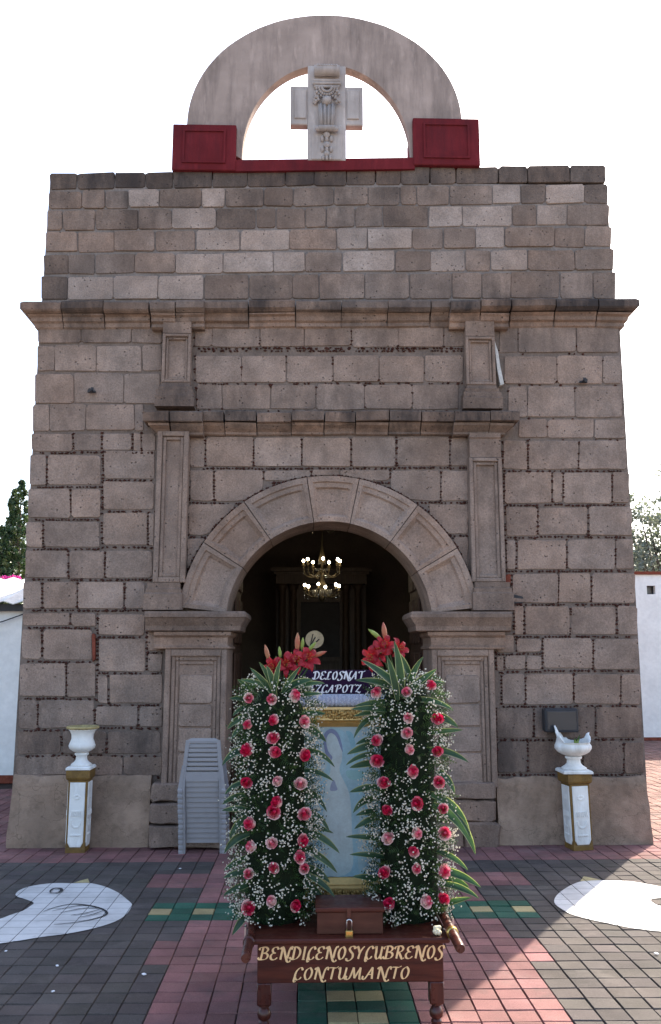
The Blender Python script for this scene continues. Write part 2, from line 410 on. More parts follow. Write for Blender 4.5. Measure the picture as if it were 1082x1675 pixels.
for n_, (key, cx, cy, c, i, k) in enumerate(cells[:300]):
    o = place(paver_me[prng.randrange(4)], 'paver', (cx + prng.uniform(-.0012, .0012), cy + prng.uniform(-.0016, .0016), prng.uniform(-.0015, .0015)), pavement, (*c, 1), (0, 0, prng.uniform(-.008, .008)))
pm = MB(); tints = []
for key, cx, cy, c, i, k in cells[300:]:
    paver_geo(pm, cx, cy, CW - .003 - prng.uniform(0, .004), RH - .003 - prng.uniform(0, .004), 0, prng.uniform(-.002, .002), (prng.uniform(-.001, .001), prng.uniform(-.001, .001))); tints.append(c)
fp = pm.build('paver_field', M_PAVERA, pavement); fp['kind'] = 'stuff'
ca = fp.data.color_attributes.new('tint', 'FLOAT_COLOR', 'POINT')
buf = []
for c in tints: buf += [*c, 1.0] * 12
ca.data.foreach_set('color', buf)

# painted doves, cut paver by paver so that the joints stay open
def clip_rect(poly, x0, x1, y0, y1):
    def cl(pts, f, inter):
        out = []
        for a, b in zip(pts, pts[1:] + pts[:1]):
            fa, fb = f(a), f(b)
            if fa: out.append(a)
            if fa != fb: out.append(inter(a, b))
        return out
    def ix(x): return lambda a, b: (x, a[1] + (b[1] - a[1]) * (x - a[0]) / (b[0] - a[0]))
    def iy(y): return lambda a, b: (a[0] + (b[0] - a[0]) * (y - a[1]) / (b[1] - a[1]), y)
    p = poly
    for f, it in ((lambda a: a[0] >= x0, ix(x0)), (lambda a: a[0] <= x1, ix(x1)), (lambda a: a[1] >= y0, iy(y0)), (lambda a: a[1] <= y1, iy(y1))):
        if len(p) < 3: return []
        p = cl(p, f, it)
    return p if len(p) >= 3 else []
def painted(poly, name, mat, z, parent=None):
    m = MB(); gap = .002
    for k in range(k0, k1):
        for i in range(i0 - 12, i1 + 12):
            q = clip_rect(poly, X0 + i * CW + gap, X0 + (i + 1) * CW - gap, Y0 + k * RH + gap, Y0 + (k + 1) * RH - gap)
            if q:
                ar = sum(a[0] * b[1] - b[0] * a[1] for a, b in zip(q, q[1:] + q[:1]))
                if abs(ar) < 1e-5: continue
                if ar < 0: q = q[::-1]
                m.add([(a, b, z) for a, b in q], [list(range(len(q)))])
    return m.build(name, mat, parent)
def smooth_poly(pts, n=3, closed=True):
    out = []; N = len(pts)
    rngN = N if closed else N - 1
    for i in range(rngN):
        if closed: p = [pts[(i + j - 1) % N] for j in range(4)]
        else: p = [pts[max(0, i - 1)], pts[i], pts[i + 1], pts[min(N - 1, i + 2)]]
        for s_ in range(n):
            t = s_ / n
            out.append(tuple(.5 * ((2 * p[1][a]) + (-p[0][a] + p[2][a]) * t + (2 * p[0][a] - 5 * p[1][a] + 4 * p[2][a] - p[3][a]) * t * t + (-p[0][a] + 3 * p[1][a] - 3 * p[2][a] + p[3][a]) * t ** 3) for a in range(len(pts[0]))))
    if not closed: out.append(tuple(pts[-1]))
    return out
def line_strip(m, pts, wd, z):
    pts = [Vector((a, b)) for a, b in pts]
    L, Rr = [], []
    for i, p in enumerate(pts):
        d = (pts[min(i + 1, len(pts) - 1)] - pts[max(0, i - 1)]).normalized(); nn = Vector((-d.y, d.x)) * wd / 2 * (0.35 + .65 * math.sin(math.pi * min(1, max(0, (i + .5) / len(pts)))))
        L.append(p + nn); Rr.append(p - nn)
    n = len(pts)
    m.add([(q.x, q.y, z) for q in L] + [(q.x, q.y, z) for q in Rr], [(i, i + n, i + n + 1, i + 1) for i in range(n - 1)])
def gp(x, y): q = G(x, y); return (q.x, q.y)
dl = [(-120, 582), (0, 560), (80, 530), (170, 500), (225, 465), (250, 440), (190, 415), (130, 395), (117, 375), (150, 345), (220, 320), (320, 303), (420, 295), (530, 297), (650, 295), (730, 308), (810, 335), (880, 370), (930, 410), (970, 445), (972, 470), (935, 525), (870, 570), (780, 605), (650, 640), (480, 672), (300, 695), (150, 720), (0, 742), (-200, 775), (-360, 760), (-300, 680)]
dl = [gp(a / 4.508, 1380 + b / 4.508) for a, b in dl]
dove_l = painted(smooth_poly(dl, 3), 'painted_dove', M_DOVE, .0045)
tag(dove_l, 'white dove with black eye and wing lines painted on the shaded pavers', 'painting', 'doves painted on the pavement')
zz = .0085
cv = lambda L: smooth_poly([gp(a / 4.508, 1380 + b / 4.508) for a, b in L], 4, False)
for L, wd in (([(320, 510), (420, 475), (530, 455), (640, 462), (740, 485), (788, 515), (770, 540), (690, 565), (560, 590), (400, 605)], .016),
              ([(385, 507), (500, 480), (600, 465), (690, 470), (735, 485)], .011), ([(445, 520), (560, 497), (650, 484), (745, 490)], .011),
              ([(525, 540), (640, 522), (745, 494)], .011), ([(575, 558), (680, 535), (765, 505)], .011)):
    m = MB(); line_strip(m, cv(L), wd, zz); zz += .0006; m.build('wing_line', M_LINE, dove_l)
eye = smooth_poly([gp(a / 4.508, 1380 + b / 4.508) for a, b in ((372, 372), (385, 348), (420, 340), (452, 345), (450, 362), (415, 374))], 4)
m = MB(); line_strip(m, eye + [eye[0]], .022, zz); m.build('eye_line', M_LINE, dove_l)
ye = [gp(a / 4.508, 1380 + b / 4.508) for a, b in ((545, 293), (600, 275), (650, 262), (663, 294))]
painted(ye, 'yellow_corner', M_YELLOWP, .0043, dove_l)
dr = [(300, 415), (330, 370), (400, 320), (480, 285), (560, 275), (640, 272), (800, 275), (930, 290), (1082, 320), (1150, 345), (1175, 370), (1130, 392), (1070, 402), (1005, 415), (1060, 455), (1200, 490), (1420, 540), (1640, 620), (1600, 700), (1300, 665), (1082, 648), (1000, 640), (850, 620), (680, 585), (540, 555), (420, 520), (350, 480), (310, 450)]
dr = [gp(840 + a / 4.471, 1380 + b / 4.471) for a, b in dr]
dove_r = painted(smooth_poly(dr, 3), 'painted_dove', M_DOVE, .0045)
tag(dove_r, 'worn white dove painted on the pavers, half in sunlight at right', 'painting', 'doves painted on the pavement')
ye = [gp(840 + a / 4.471, 1380 + b / 4.471) for a, b in ((490, 278), (515, 243), (640, 268), (560, 274))]
painted(ye, 'yellow_corner', M_YELLOWP, .0043, dove_r)

# ================================================================== THE CHAPEL
chapel = thing('chapel', (0, 0, 0), 'small old stone chapel with arched doorway and arched belfry with cross', 'chapel')
XL, XR = -2.758, 2.748
ax = -.036; AZ = 1.871; RI = .917; RE = 1.335     # doorway arch: centre, inner and outer radius
def wall_core():
    m = MB(); zt = P(540, 277).z - .01
    yb = .55; jl, jr = P(372, 1010).x, P(704, 1010).x
    m.box(XL, jl, .0, yb, 0, 1.94); m.box(jr, XR, .0, yb, 0, 1.94)
    N = 28; top = 3.3
    arc = []
    a0 = math.asin((1.94 - AZ) / (RI + .06))
    for i in range(N + 1):
        a = math.pi - a0 - (math.pi - 2 * a0) * i / N
        arc.append((ax + (RI + .06) * math.cos(a), AZ + (RI + .06) * math.sin(a)))
    for y in (0, yb):
        b = len(m.v)
        for i, (x, z) in enumerate(arc): m.v += [Vector((x, y, z)), Vector((XL if i == 0 else XR if i == N else x, y, z if i in (0, N) else top))]
    def quad(*p): m.f.append(list(p)); m.m.append(0)
    n = len(m.v) // 1
    base = n - 4 * (N + 1)
    for y_ in (0, 1):
        o = base + y_ * 2 * (N + 1)
        for i in range(N):
            q = [o + 2 * i, o + 2 * i + 2, o + 2 * i + 3, o + 2 * i + 1]
            quad(*(q if y_ == 0 else q[::-1]))
        b = len(m.v); y = (0, yb)[y_]
        m.v += [Vector((XL, y, top)), Vector((XR, y, top))]
        quad(o + 1, o + 3, b); quad(o + 2 * N - 1, o + 2 * N + 1, b + 1)
    for i in range(N): quad(base + 2 * i, base + 2 * (N + 1) + 2 * i, base + 2 * (N + 1) + 2 * i + 2, base + 2 * i + 2)
    m.box(XL, XR, .001, yb, top - .001, 4.86)
    m.build('wall_core', M_MORTAR, chapel)
    mu = MB(); pa, pb, pc, pd = P(67, 487, -.01), P(1008, 487, -.01), P(993, 283, -.01), P(80.5, 295, -.01); mu.loft([[(pa.x + .008, .001, 4.85), (pb.x - .008, .001, 4.85), (pb.x - .008, yb - .02, 4.85), (pa.x + .008, yb - .02, 4.85)], [(pd.x + .008, .001, zt - .12), (pc.x - .008, .001, zt - .12), (pc.x - .008, yb - .02, zt - .12), (pd.x + .008, yb - .02, zt - .12)]]); mu.build('upper_wall_core', M_MORTAR_UP, chapel)
wall_core()

STONE = (.290, .216, .177)
def tint(f, warm=0.0, alpha=.2): return (STONE[0] * f * (1 + warm), STONE[1] * f, STONE[2] * f * (1 - warm * .8), alpha)
srng = random.Random(11)
def outline(poly, gap, step=.22, jit=.005, arch=None):
    c = Vector((sum(p[0] for p in poly) / len(poly), sum(p[1] for p in poly) / len(poly)))
    pts = []
    N = len(poly)
    P2 = [Vector(p) for p in poly]
    # shrink every corner towards the inside by half the joint
    sh = []
    for i in range(N):
        a = (P2[i - 1] - P2[i]).normalized(); b = (P2[(i + 1) % N] - P2[i]).normalized()
        sh.append(P2[i] + (a + b) * gap * .5)
    for i in range(N):
        p, q, o = sh[i], sh[(i + 1) % N], sh[i - 1]
        L = (q - p).length; L0 = (p - o).length; cut = min(.020, L * .2, L0 * .2) * srng.uniform(.35, 1.2)
        pts.append(p + (o - p).normalized() * cut); pts.append(p + (q - p).normalized() * cut)
        k = int(L / step)
        for j in range(1, k): pts.append(p + (q - p) * (j / k + srng.uniform(-.08, .08)))
    out = []
    for p in pts:
        p = p + Vector((srng.uniform(-jit, jit), srng.uniform(-jit, jit)))
        if arch:
            d = p - Vector((ax, AZ))
            if d.length < arch: p = Vector((ax, AZ)) + d.normalized() * arch
        out.append(p)
    return out
def stone(poly, name='stone_block', gap=.02, yf=None, yb=.02, color=None, jit=.005, arch=None, bev=.005, step=.22, mat=None, parent=None):
    """one dressed block: poly = four (x, z) corners on the wall, front face proud of the mortar"""
    if yf is None: yf = -srng.uniform(.007, .013)
    o = outline(poly, gap, step, jit, arch); n = len(o)
    c = sum(o, Vector((0, 0))) / n
    m = MB()
    tx, tz = srng.uniform(-.010, .010), srng.uniform(-.012, .012)
    def rg(y, ins):
        r = []
        for p in o:
            d = (c - p); q = p + d.normalized() * min(ins, d.length * .4)
            r.append((q.x, y + (q.x - c.x) * tx + (q.y - c.y) * tz if y < 0 else y, q.y))
        return r
    m.loft([rg(yb, 0), rg(yf + bev, 0), rg(yf, bev * srng.uniform(.7, 1.3))])
    # orientation: outline runs counter-clockwise in x,z seen from the front (-y)
    return m.build(name, mat or M_STONE, parent or chapel, color=color or tint(srng.uniform(.85, 1.1), srng.uniform(-.04, .06), srng.uniform(.05, .35)))
chips = MB()
def chip_line(a, b, dens=1.0, y=-.001):
    a = Vector(a); b = Vector(b); L = (b - a).length; t = srng.uniform(0, .03)
    while t < L:
        s_ = srng.uniform(.008, .016)
        p = a + (b - a) * (t / L)
        if srng.random() < .86 * dens and abs(p.x) < 2.70:
            rt = Euler((srng.uniform(-.5, .5), srng.uniform(-.6, .6), srng.uniform(-.5, .5))).to_matrix()
            chips.octa((p.x + srng.uniform(-.004, .004), y - srng.uniform(.0, .010), p.y + srng.uniform(-.003, .003)), s_ * srng.uniform(1, 1.6), .014, s_ * srng.uniform(.75, 1.1), 0, rt)
        t += s_ * srng.uniform(1.9, 3.2)
def q4(x0, x1, yt0, yb0, yt1, yb1, Y=-.03):
    """block corners from photo measurements: left x with its top/bottom, right x with its top/bottom"""
    return [(P(x0, yb0, Y).x, P(x0, yb0, Y).z), (P(x1, yb1, Y).x, P(x1, yb1, Y).z), (P(x1, yt1, Y).x, P(x1, yt1, Y).z), (P(x0, yt0, Y).x, P(x0, yt0, Y).z)]
def lerp(a, b, t): return a + (b - a) * t

# --- upper wall: six courses, left and right heights of each course
PALE = 1.55
upper = [
 ((281, 308), (267, 296), [80, 125, 188, 238, 283, 347, 404, 467, 514, 567, 615, 657, 704, 747, 817, 864, 934, 992], {}, .55, .95),
 ((310, 340), (298, 330), [80, 134, 172, 210, 260, 330, 368, 432, 480, 546, 602, 655, 682, 736, 806, 853, 894, 957, 996], {3: 1.7, 5: 1.6, 7: .6, 14: 1.55, 16: 1.6, 2: .8, 11: .75, 13: .8}, .82, .6),
 ((342, 375), (332, 366), [75, 102, 155, 225, 281, 354, 419, 452, 500, 534, 581, 627, 702, 757, 839, 879, 929, 998], {4: 1.5, 5: .55, 6: .65, 11: .62, 12: 1.65, 13: 1.5, 15: 1.15}, .9, .5),
 ((377, 411), (368, 402), [73, 126, 187, 253, 320, 393, 474, 551, 602, 674, 726, 778, 827, 908, 958, 1000], {4: 1.5, 5: 1.7, 8: 1.45, 7: 1.15, 11: 1.4, 6: .95}, .95, .4),
 ((414, 447), (405, 440), [71, 111, 155, 220, 287, 365, 447, 499, 559, 562, 647, 705, 762, 803, 864, 942, 1003], {0: .5, 4: 1.6, 5: 1.55, 6: 1.3, 9: 1.6, 10: .65, 11: 1.45, 13: 1.1}, .95, .35),
 ((450, 488), (442, 487), [66, 110, 185, 258, 333, 407, 479, 522, 597, 670, 740, 789, 837, 917, 972, 1009], {0: .5, 1: 1.45, 2: 1.5, 3: 1.35, 4: .8, 9: .8, 10: .9}, .95, .55)]
for (lt, lb), (rt, rb), xs, over, base, stain in upper:
    xs[0] = 80.5 - 14 * ((lt + lb) / 2 - 295) / 175; xs[-1] = 993 + 16 * ((rt + rb) / 2 - 282) / 183
    for j in range(len(xs) - 1):
        x0, x1 = xs[j], xs[j + 1]
        if x1 - x0 < 8: continue
        t0, t1 = (x0 - 80) / 915, (x1 - 80) / 915
        f = over.get(j, base * .92 * srng.uniform(.82, 1.15))
        edge = j in (0, len(xs) - 2)
        if f > 1.1: f = 1.02 + (f - 1.1) * .42
        st = stain * srng.uniform(.6, 1.1) if j not in over or over[j] < 1 else .12
        c = tint(f, srng.uniform(-.03, .03) if f < 1.02 else -.06, min(1, st))
        jy = srng.uniform(-.7, .7)
        stone(q4(x0, x1, lerp(lt, rt, t0) + jy, lerp(lb, rb, t0) + jy, lerp(lt, rt, t1) + jy, lerp(lb, rb, t1) + jy), gap=.007, color=c, jit=.006, yb=.42 if edge else .02, yf=-srng.uniform(.007, .018), bev=.006)
# top coping of the wall so that it has a body behind the first course
m = MB(); pa, pb = P(84, 286, 0), P(988, 270, 0)
m.loft([[(pa.x, .03, pa.z - .1), (pb.x, .03, pb.z - .1), (pb.x, .53, pb.z - .1), (pa.x, .53, pa.z - .1)], [(pa.x, .03, pa.z), (pb.x, .03, pb.z), (pb.x, .53, pb.z), (pa.x, .53, pa.z)]])
m.build('wall_coping', M_STONE, chapel, color=tint(.6, 0, .8))

# --- blocks below the main cornice: (top, bottom, [x joints], chips?)
def rows(data, edge=None, chip=1.0, base=1.0, slope=0.0, arch=None, Y=-.03):
    for yt, yb, xs, *opt in data:
        for j in range(len(xs) - 1):
            x0, x1 = xs[j], xs[j + 1]
            e = (edge == 'L' and j == 0) or (edge == 'R' and j == len(xs) - 2)
            j0, j1, j2 = srng.uniform(-.8, .8), srng.uniform(-.8, .8), srng.uniform(-.8, .8)
            q = q4(x0, x1, yt + j0, yb + j1, yt + j0 + j2 * .6, yb + j1 + j2 * .6, Y)
            st = opt[0] if opt else srng.uniform(.0, .32)
            f = base * srng.uniform(.91, 1.07)
            if len(opt) > 1: f *= opt[1]
            stone(q, gap=.013 if chip > .5 else .006, yb=.42 if e else .02, arch=arch, step=.05 if arch else .22, color=tint(f, srng.uniform(-.015, .03), st), jit=.005)
            if chip:
                d = .013
                a, b, c_, dd = [Vector(p) for p in q]
                chip_line(a + Vector((0, -d)), b + Vector((0, -d)), chip)
                if not (edge == 'L' and j == 0): chip_line(a, dd, chip)
rows([(531, 560, [61, 132, 215, 265], .7), (563, 606, [59, 89, 157, 232, 264]), (609, 658, [55, 120, 202, 262]), (660, 704, [52, 80, 140, 220, 234])], 'L', .0, .96)
rows([(707, 737, [49, 119, 166, 216, 231, 254], .3), (742, 794, [47, 76, 165]), (798, 848, [44, 115, 165]), (851, 896, [41, 70, 163]), (899, 946, [39, 111, 171, 250]), (950, 996, [36, 68, 126, 203, 238])], 'L', 1.0)
rows([(735, 782, [168, 254]), (785, 834, [167, 253]), (837, 893, [166, 242, 252])], None, 1.0)
rows([(1001, 1025, [35, 115, 157]), (1029, 1080, [33, 68, 151]), (1084, 1141, [31, 108, 156]), (1144, 1193, [29, 61, 153], .35, .9)], 'L', 1.0)
rows([(1003, 1039, [159, 237]), (1043, 1099, [159, 238]), (1103, 1152, [158, 177, 266]), (1154, 1189, [155, 226, 267], .35, .9), (1030, 1065, [240, 266]), (1068, 1098, [240, 266])], None, 1.0)
rows([(1195, 1234, [27, 100, 174, 264], .65, .78), (1237, 1269, [24, 122, 201, 266], .4, .95)], 'L', .8)
rows([(520, 566, [318, 347, 425, 498, 575, 652, 727, 762], .5), (580, 624, [319, 395, 469, 545, 621, 695, 759], .15), (627, 669, [321, 363, 443, 518, 597, 675, 752], .45)], None, .35, .98)
rows([(524, 576, [818, 849, 944, 1014], .5), (580, 627, [826, 912, 988, 1018]), (630, 681, [832, 864, 942, 1020]), (684, 716, [850, 897, 974, 1024])], 'R', .15, .96)
rows([(719, 767, [824, 865, 948, 1028]), (771, 823, [826, 905, 923, 1003, 1032]), (827, 876, [828, 881, 964, 1036]), (881, 932, [829, 846, 929, 1009, 1039]), (936, 986, [838, 915, 969, 1042]), (990, 1039, [842, 859, 935, 1011, 1045]),
      (1101, 1153, [822, 861, 940, 1017, 1051]), (1156, 1208, [813, 875, 976, 1053], .6, .82), (1212, 1266, [814, 865, 955, 1022, 1055], .7, .8)], 'R', 1.0)
rows([(1043, 1095, [889, 972, 1048])], 'R', 1.0); rows([(1043, 1067, [846, 888]), (1071, 1097, [813, 826, 862, 888]), (1036, 1068, [813, 843])], None, 1.0)
rows([(713, 763, [309, 336, 415, 494, 575, 649, 737, 768], .2)], None, 1.0)
AR = RE + .022
rows([(767, 820, [310, 350, 431], .1), (767, 820, [639, 722, 768], .1), (823, 876, [307, 384], .1), (823, 874, [702, 768], .1), (879, 940, [305, 338], .1), (877, 930, [742, 768], .1)], None, .9, arch=AR)
rows([(767, 786, [431, 510, 556, 639], .1)], None, .8, arch=AR)
for yy in (570.5, 574.5):
    chip_line(P(322, yy).xz, P(757, yy).xz, .8)
for i in range(60):  # chips round the outer edge of the doorway arch
    a = R(8 + 164 * i / 60); b = R(8 + 164 * (i + 1) / 60)
    chip_line((ax + (RE + .018) * math.cos(a), AZ + (RE + .018) * math.sin(a)), (ax + (RE + .018) * math.cos(b), AZ + (RE + .018) * math.sin(b)), 1.0, -.02)
cobj = chips.build('joint_chips', M_CHIP, chapel); cobj['kind'] = 'stuff'
# a sliver of red brick, a dark block painted as the shade in a hole and a patch of white plaster in the wall
stone(q4(151, 157, 1036, 1082, 1038, 1080), 'brick', .004, -.035, mat=M_TERRA, step=.3)
stone(q4(826, 836, 940, 955, 938, 957), 'brick', .004, -.04, mat=M_TERRA, step=.3)
stone(q4(838, 858, 970, 987, 975, 986), 'hollow_shade_block', .003, -.012, mat=M_BLACKBOX, step=.3)
pl = MB(); pp = [P(a, b, -.06) for a, b in ((809, 556), (815, 574), (819, 600), (825, 628), (819, 630), (814, 605), (811, 580))]
n_ = len(pp); pl.v += [q.copy() for q in pp] + [q + Vector((0, .05, 0)) for q in pp]
pl.f.append(list(range(n_))[::-1]); pl.m.append(0)
for i in range(n_): pl.f.append([i, (i + 1) % n_, n_ + (i + 1) % n_, n_ + i]); pl.m.append(0)
pl.build('plaster_patch', mat_noisy('grey_white_plaster', (.5, .47, .44), .2, 20, 90, .9, .1, .4), chapel)

# --- mouldings: a stack of rectangles that follow a profile (projection, height), with returns at free ends
def mould(x0, x1, prof, zl, zr, yb=.05, left=False, right=False, name='cornice_stone', color=None, wob=.004, mat=None, parent=None, base=0.0):
    m = MB(); rings = []
    for p, z in prof:
        j = srng.uniform(-wob, wob)
        a = x0 - (p if left else 0); b = x1 + (p if right else 0)
        rings.append([(a, -(base + p) + j, zl + z), (b, -(base + p) + j, zr + z), (b, yb, zr + z), (a, yb, zl + z)])
    m.loft(rings)
    return m.build(name, mat or M_STONE, parent or chapel, color=color or tint(srng.uniform(.72, 1.0), srng.uniform(.02, .1), srng.uniform(.35, .8)))
# main cornice
corn_lo = [(0, -.24), (.02, -.225), (.02, -.19), (.045, -.175), (.052, -.14), (.072, -.125), (.08, -.112)]
corn_hi = [(.09, -.11), (.115, -.095), (.13, -.08), (.13, -.022), (.108, 0)]
def course(xs, yt_of, fwd, lo, hi, base_f, base_n, Y_f, Y_n, trim):
    last = len(xs) - 2
    for j in range(len(xs) - 1):
        fw = fwd(xs[j]); Yp = Y_f if fw else Y_n; bs = base_f if fw else base_n
        a, b = P(xs[j], yt_of(xs[j]), Yp), P(xs[j + 1], yt_of(xs[j + 1]), Yp)
        if trim is None:
            if j == 0: a.x = XL - .02
            if j == last: b.x = XR + .02
        else:
            if j == 0: a.x += trim
            if j == last: b.x -= trim
        for part, nm, kw in ((lo, 'cornice_moulding', tint(srng.uniform(.85, 1.05), srng.uniform(.03, .10), srng.uniform(.4, .8))), (hi, 'cornice_stone', tint(srng.uniform(.62, .9), srng.uniform(.0, .08), srng.uniform(.6, 1.0)))):
            dz = srng.uniform(-.010, .008) if part is hi else 0; db = srng.uniform(-.008, .010) if part is hi else srng.uniform(-.003, .003); g0, g1 = srng.uniform(.002, .008), srng.uniform(.002, .008)
            mould(a.x + g0, b.x - g1, part, a.z + dz, b.z + dz + srng.uniform(-.007, .007), yb=.3 if (trim is None and j in (0, last)) else .05, left=j == 0, right=j == last, base=bs + db, name=nm, color=kw, wob=.006)
course([58, 101, 170, 245, 287, 334, 407, 484, 559, 635, 705, 737, 787, 836, 909, 979, 1017], lambda x: lerp(491, 489, (x - 40) / 1000), lambda x: 245 <= x < 330 or 737 <= x < 830, corn_lo, corn_hi, .065, .01, -.19, -.13, None)
# middle cornice over the doorway
corn2_lo = [(0, -.205), (.02, -.195), (.02, -.175), (.05, -.15), (.085, -.125), (.092, -.103)]
corn2_hi = [(.115, -.10), (.125, -.094), (.132, -.016), (.108, 0)]
course([237, 277, 332, 367, 420, 477, 531, 582, 637, 690, 744, 803, 848], lambda x: 671, lambda x: x < 330 or x >= 744, corn2_lo, corn2_hi, .075, .01, -.21, -.14, .11)

def panel_pilaster(x0, x1, z0, z1, yf, name, rim=.045, inner=.03, lean=0.0, joints=()):
    """shaft with a raised rim, a stepped inner rim and a sunk field"""
    t = MB(); t.box(x0, x1, yf + .045, .02, z0, z1)
    c = tint(srng.uniform(.92, 1.06), srng.uniform(0, .05), .3)
    sh = t.build(name, M_STONE, chapel, color=c)
    def frame(i, w_, y, nm):
        m = MB(); a, b, c0, c1 = x0 + i, x1 - i, z0 + i, z1 - i; ch = .006
        for (p, q, r_, s_) in ((a, a + w_, c0, c1), (b - w_, b, c0, c1), (a + w_ + .0005, b - w_ - .0005, c0, c0 + w_), (a + w_ + .0005, b - w_ - .0005, c1 - w_, c1)):
            m.loft([[(p, yf + .05, r_), (q, yf + .05, r_), (q, yf + .05, s_), (p, yf + .05, s_)], [(p, y + ch, r_), (q, y + ch, r_), (q, y + ch, s_), (p, y + ch, s_)], [(p + ch, y, r_ + ch), (q - ch, y, r_ + ch), (q - ch, y, s_ - ch), (p + ch, y, s_ - ch)]])
        m.build(nm, M_STONE, sh, color=c)
    frame(0, rim, yf, 'outer_rim'); frame(rim + .002, inner, yf + .02, 'inner_rim')
    return sh
def zx(x, y, Y): q = P(x, y, Y); return q.x, q.z
# small pilasters between the cornices
for (xa, xb, nm) in ((265, 312, 0), (763, 811, 1)):
    Y = -.10
    x0 = P(xa, 590, Y).x; x1 = P(xb, 590, Y).x; zt = P(540, 547, Y).z; zb = P(540, 627, Y).z; ztop = P(540, 515, Y).z; zbase = P(540, 668, Y).z
    panel_pilaster(x0, x1, zb, zt - .003, Y, 'pilaster_shaft', .028, .022)
    mould(x0 + .002, x1 - .002, [(0, zt - ztop), (.0, -.02), (.012, -.015), (.012, 0)], ztop, ztop, name='pilaster_capital', base=.10, color=tint(.95, .02, .4))
    mould(x0 - .012, x1 + .012, [(.034, zbase - zb + .003), (.034, -.135), (.03, -.13), (.026, -.128), (.026, -.085), (.022, -.078), (.010, -.074), (.008, -.04), (-.010, -.03), (-.012, -.0)], zb - .003, zb - .003, name='pilaster_base', base=.11, left=True, right=True, color=tint(.7, .03, .75 if nm == 0 else .45))
# large pilasters either side of the doorway
for (xa, xb, ya, yb_, bx0, bx1, nm) in ((254, 306, 712, 953, 238, 297, 0), (770, 824, 712, 951, 775, 838, 1)):
    Y = -.12
    x0 = P(xa, 830, Y).x; x1 = P(xb, 830, Y).x; zt = P(540, ya, Y).z + .03; zb = P(540, yb_, Y).z
    zm = P(540, 746, Y).z
    if nm == 0: panel_pilaster(x0, x1, zb, zt, Y, 'pilaster_shaft', .045, .03)
    else:
        panel_pilaster(x0, x1, zb, zm - .004, Y, 'pilaster_shaft', .035, .03)
        mould(x0 + .01, x1 - .005, [(0, zm - zt), (0, -.05), (.012, -.04), (.012, 0)], zt, zt, name='pilaster_capital', base=.11, color=tint(.98, .03, .3))
    b0 = P(bx0, 975, Y).x; b1 = P(bx1, 975, Y).x; zbb = P(540, 998, Y).z
    mould(b0 + .01, b1 - .01, [(.02, zbb - zb + .003), (.02, -.10), (.008, -.09), (.006, -.055), (-.005, -.05), (-.005, 0)], zb - .003, zb - .003, name='pilaster_base', base=.13, left=True, right=True, color=tint(.8, .02, .45))

# doorway arch: seven panelled voussoirs
ribs = [(393, 926), (440, 879), (513, 851), (574, 851), (643, 881), (688, 932)]
angs = [math.pi - math.asin((1.985 - AZ) / RE) - .02] + [math.atan2(P(a, b, -.06).z - AZ, P(a, b, -.06).x - ax) for a, b in ribs] + [math.asin((1.985 - AZ) / RE) + .02]
def voussoir(a0, a1, j):
    m = MB(); hi_, lo_ = -.088, -.05
    rs = [(RI, 0), (RI + .045, 0), (RI + .06, 1), (RI + .075, 2), (RE - .115, 2), (RE - .10, 1), (RE - .06, 1), (RE - .05, 0), (RE, 0)]
    w_ = .040
    n_in = 6
    as_ = [(a0, 0), (a0 - w_ * .75, 0), (a0 - w_, 1), (a0 - w_ * 1.6, 2)] + [(lerp(a0 - w_ * 1.6, a1 + w_ * 1.6, q / n_in), 2) for q in range(1, n_in)] + [(a1 + w_ * 1.6, 2), (a1 + w_, 1), (a1 + w_ * .75, 0), (a1, 0)]
    Hh = {0: hi_, 1: (hi_ + lo_) / 2 - .004, 2: lo_}
    nr = len(rs); na = len(as_); b = 0
    for a, la in as_:
        for r_, lr in rs:
            y = Hh[min(la, lr)]
            m.v.append(Vector((ax + r_ * math.cos(a), y + srng.uniform(-.002, .002), AZ + r_ * math.sin(a))))
    for i in range(na - 1):
        for k in range(nr - 1):
            p = i * nr + k; m.f.append([p, p + 1, p + nr + 1, p + nr][::-1]); m.m.append(0)
    # soffit, back edge and joint faces
    n0 = len(m.v)
    for a, _ in as_: m.v += [Vector((ax + RI * math.cos(a), .46, AZ + RI * math.sin(a))), Vector((ax + RE * math.cos(a), .05, AZ + RE * math.sin(a)))]
    for i in range(na - 1):
        m.f.append([i * nr, (i + 1) * nr, n0 + 2 * i + 2, n0 + 2 * i][::-1]); m.m.append(0)
        m.f.append([i * nr + nr - 1, n0 + 2 * i + 1, n0 + 2 * i + 3, (i + 1) * nr + nr - 1][::-1]); m.m.append(0)
    for i, s_ in ((0, 1), (na - 1, -1)):
        f = [i * nr + k for k in range(nr)] + [n0 + 2 * i + 1, n0 + 2 * i]
        m.f.append(f[::s_]); m.m.append(0)
    o = m.build('voussoir', M_STONE, chapel, color=tint(srng.uniform(.98, 1.16), srng.uniform(-.02, .05), srng.uniform(.05, .3)))
    return o
for j in range(7): voussoir(angs[j] - .003, angs[j + 1] + .003, j)

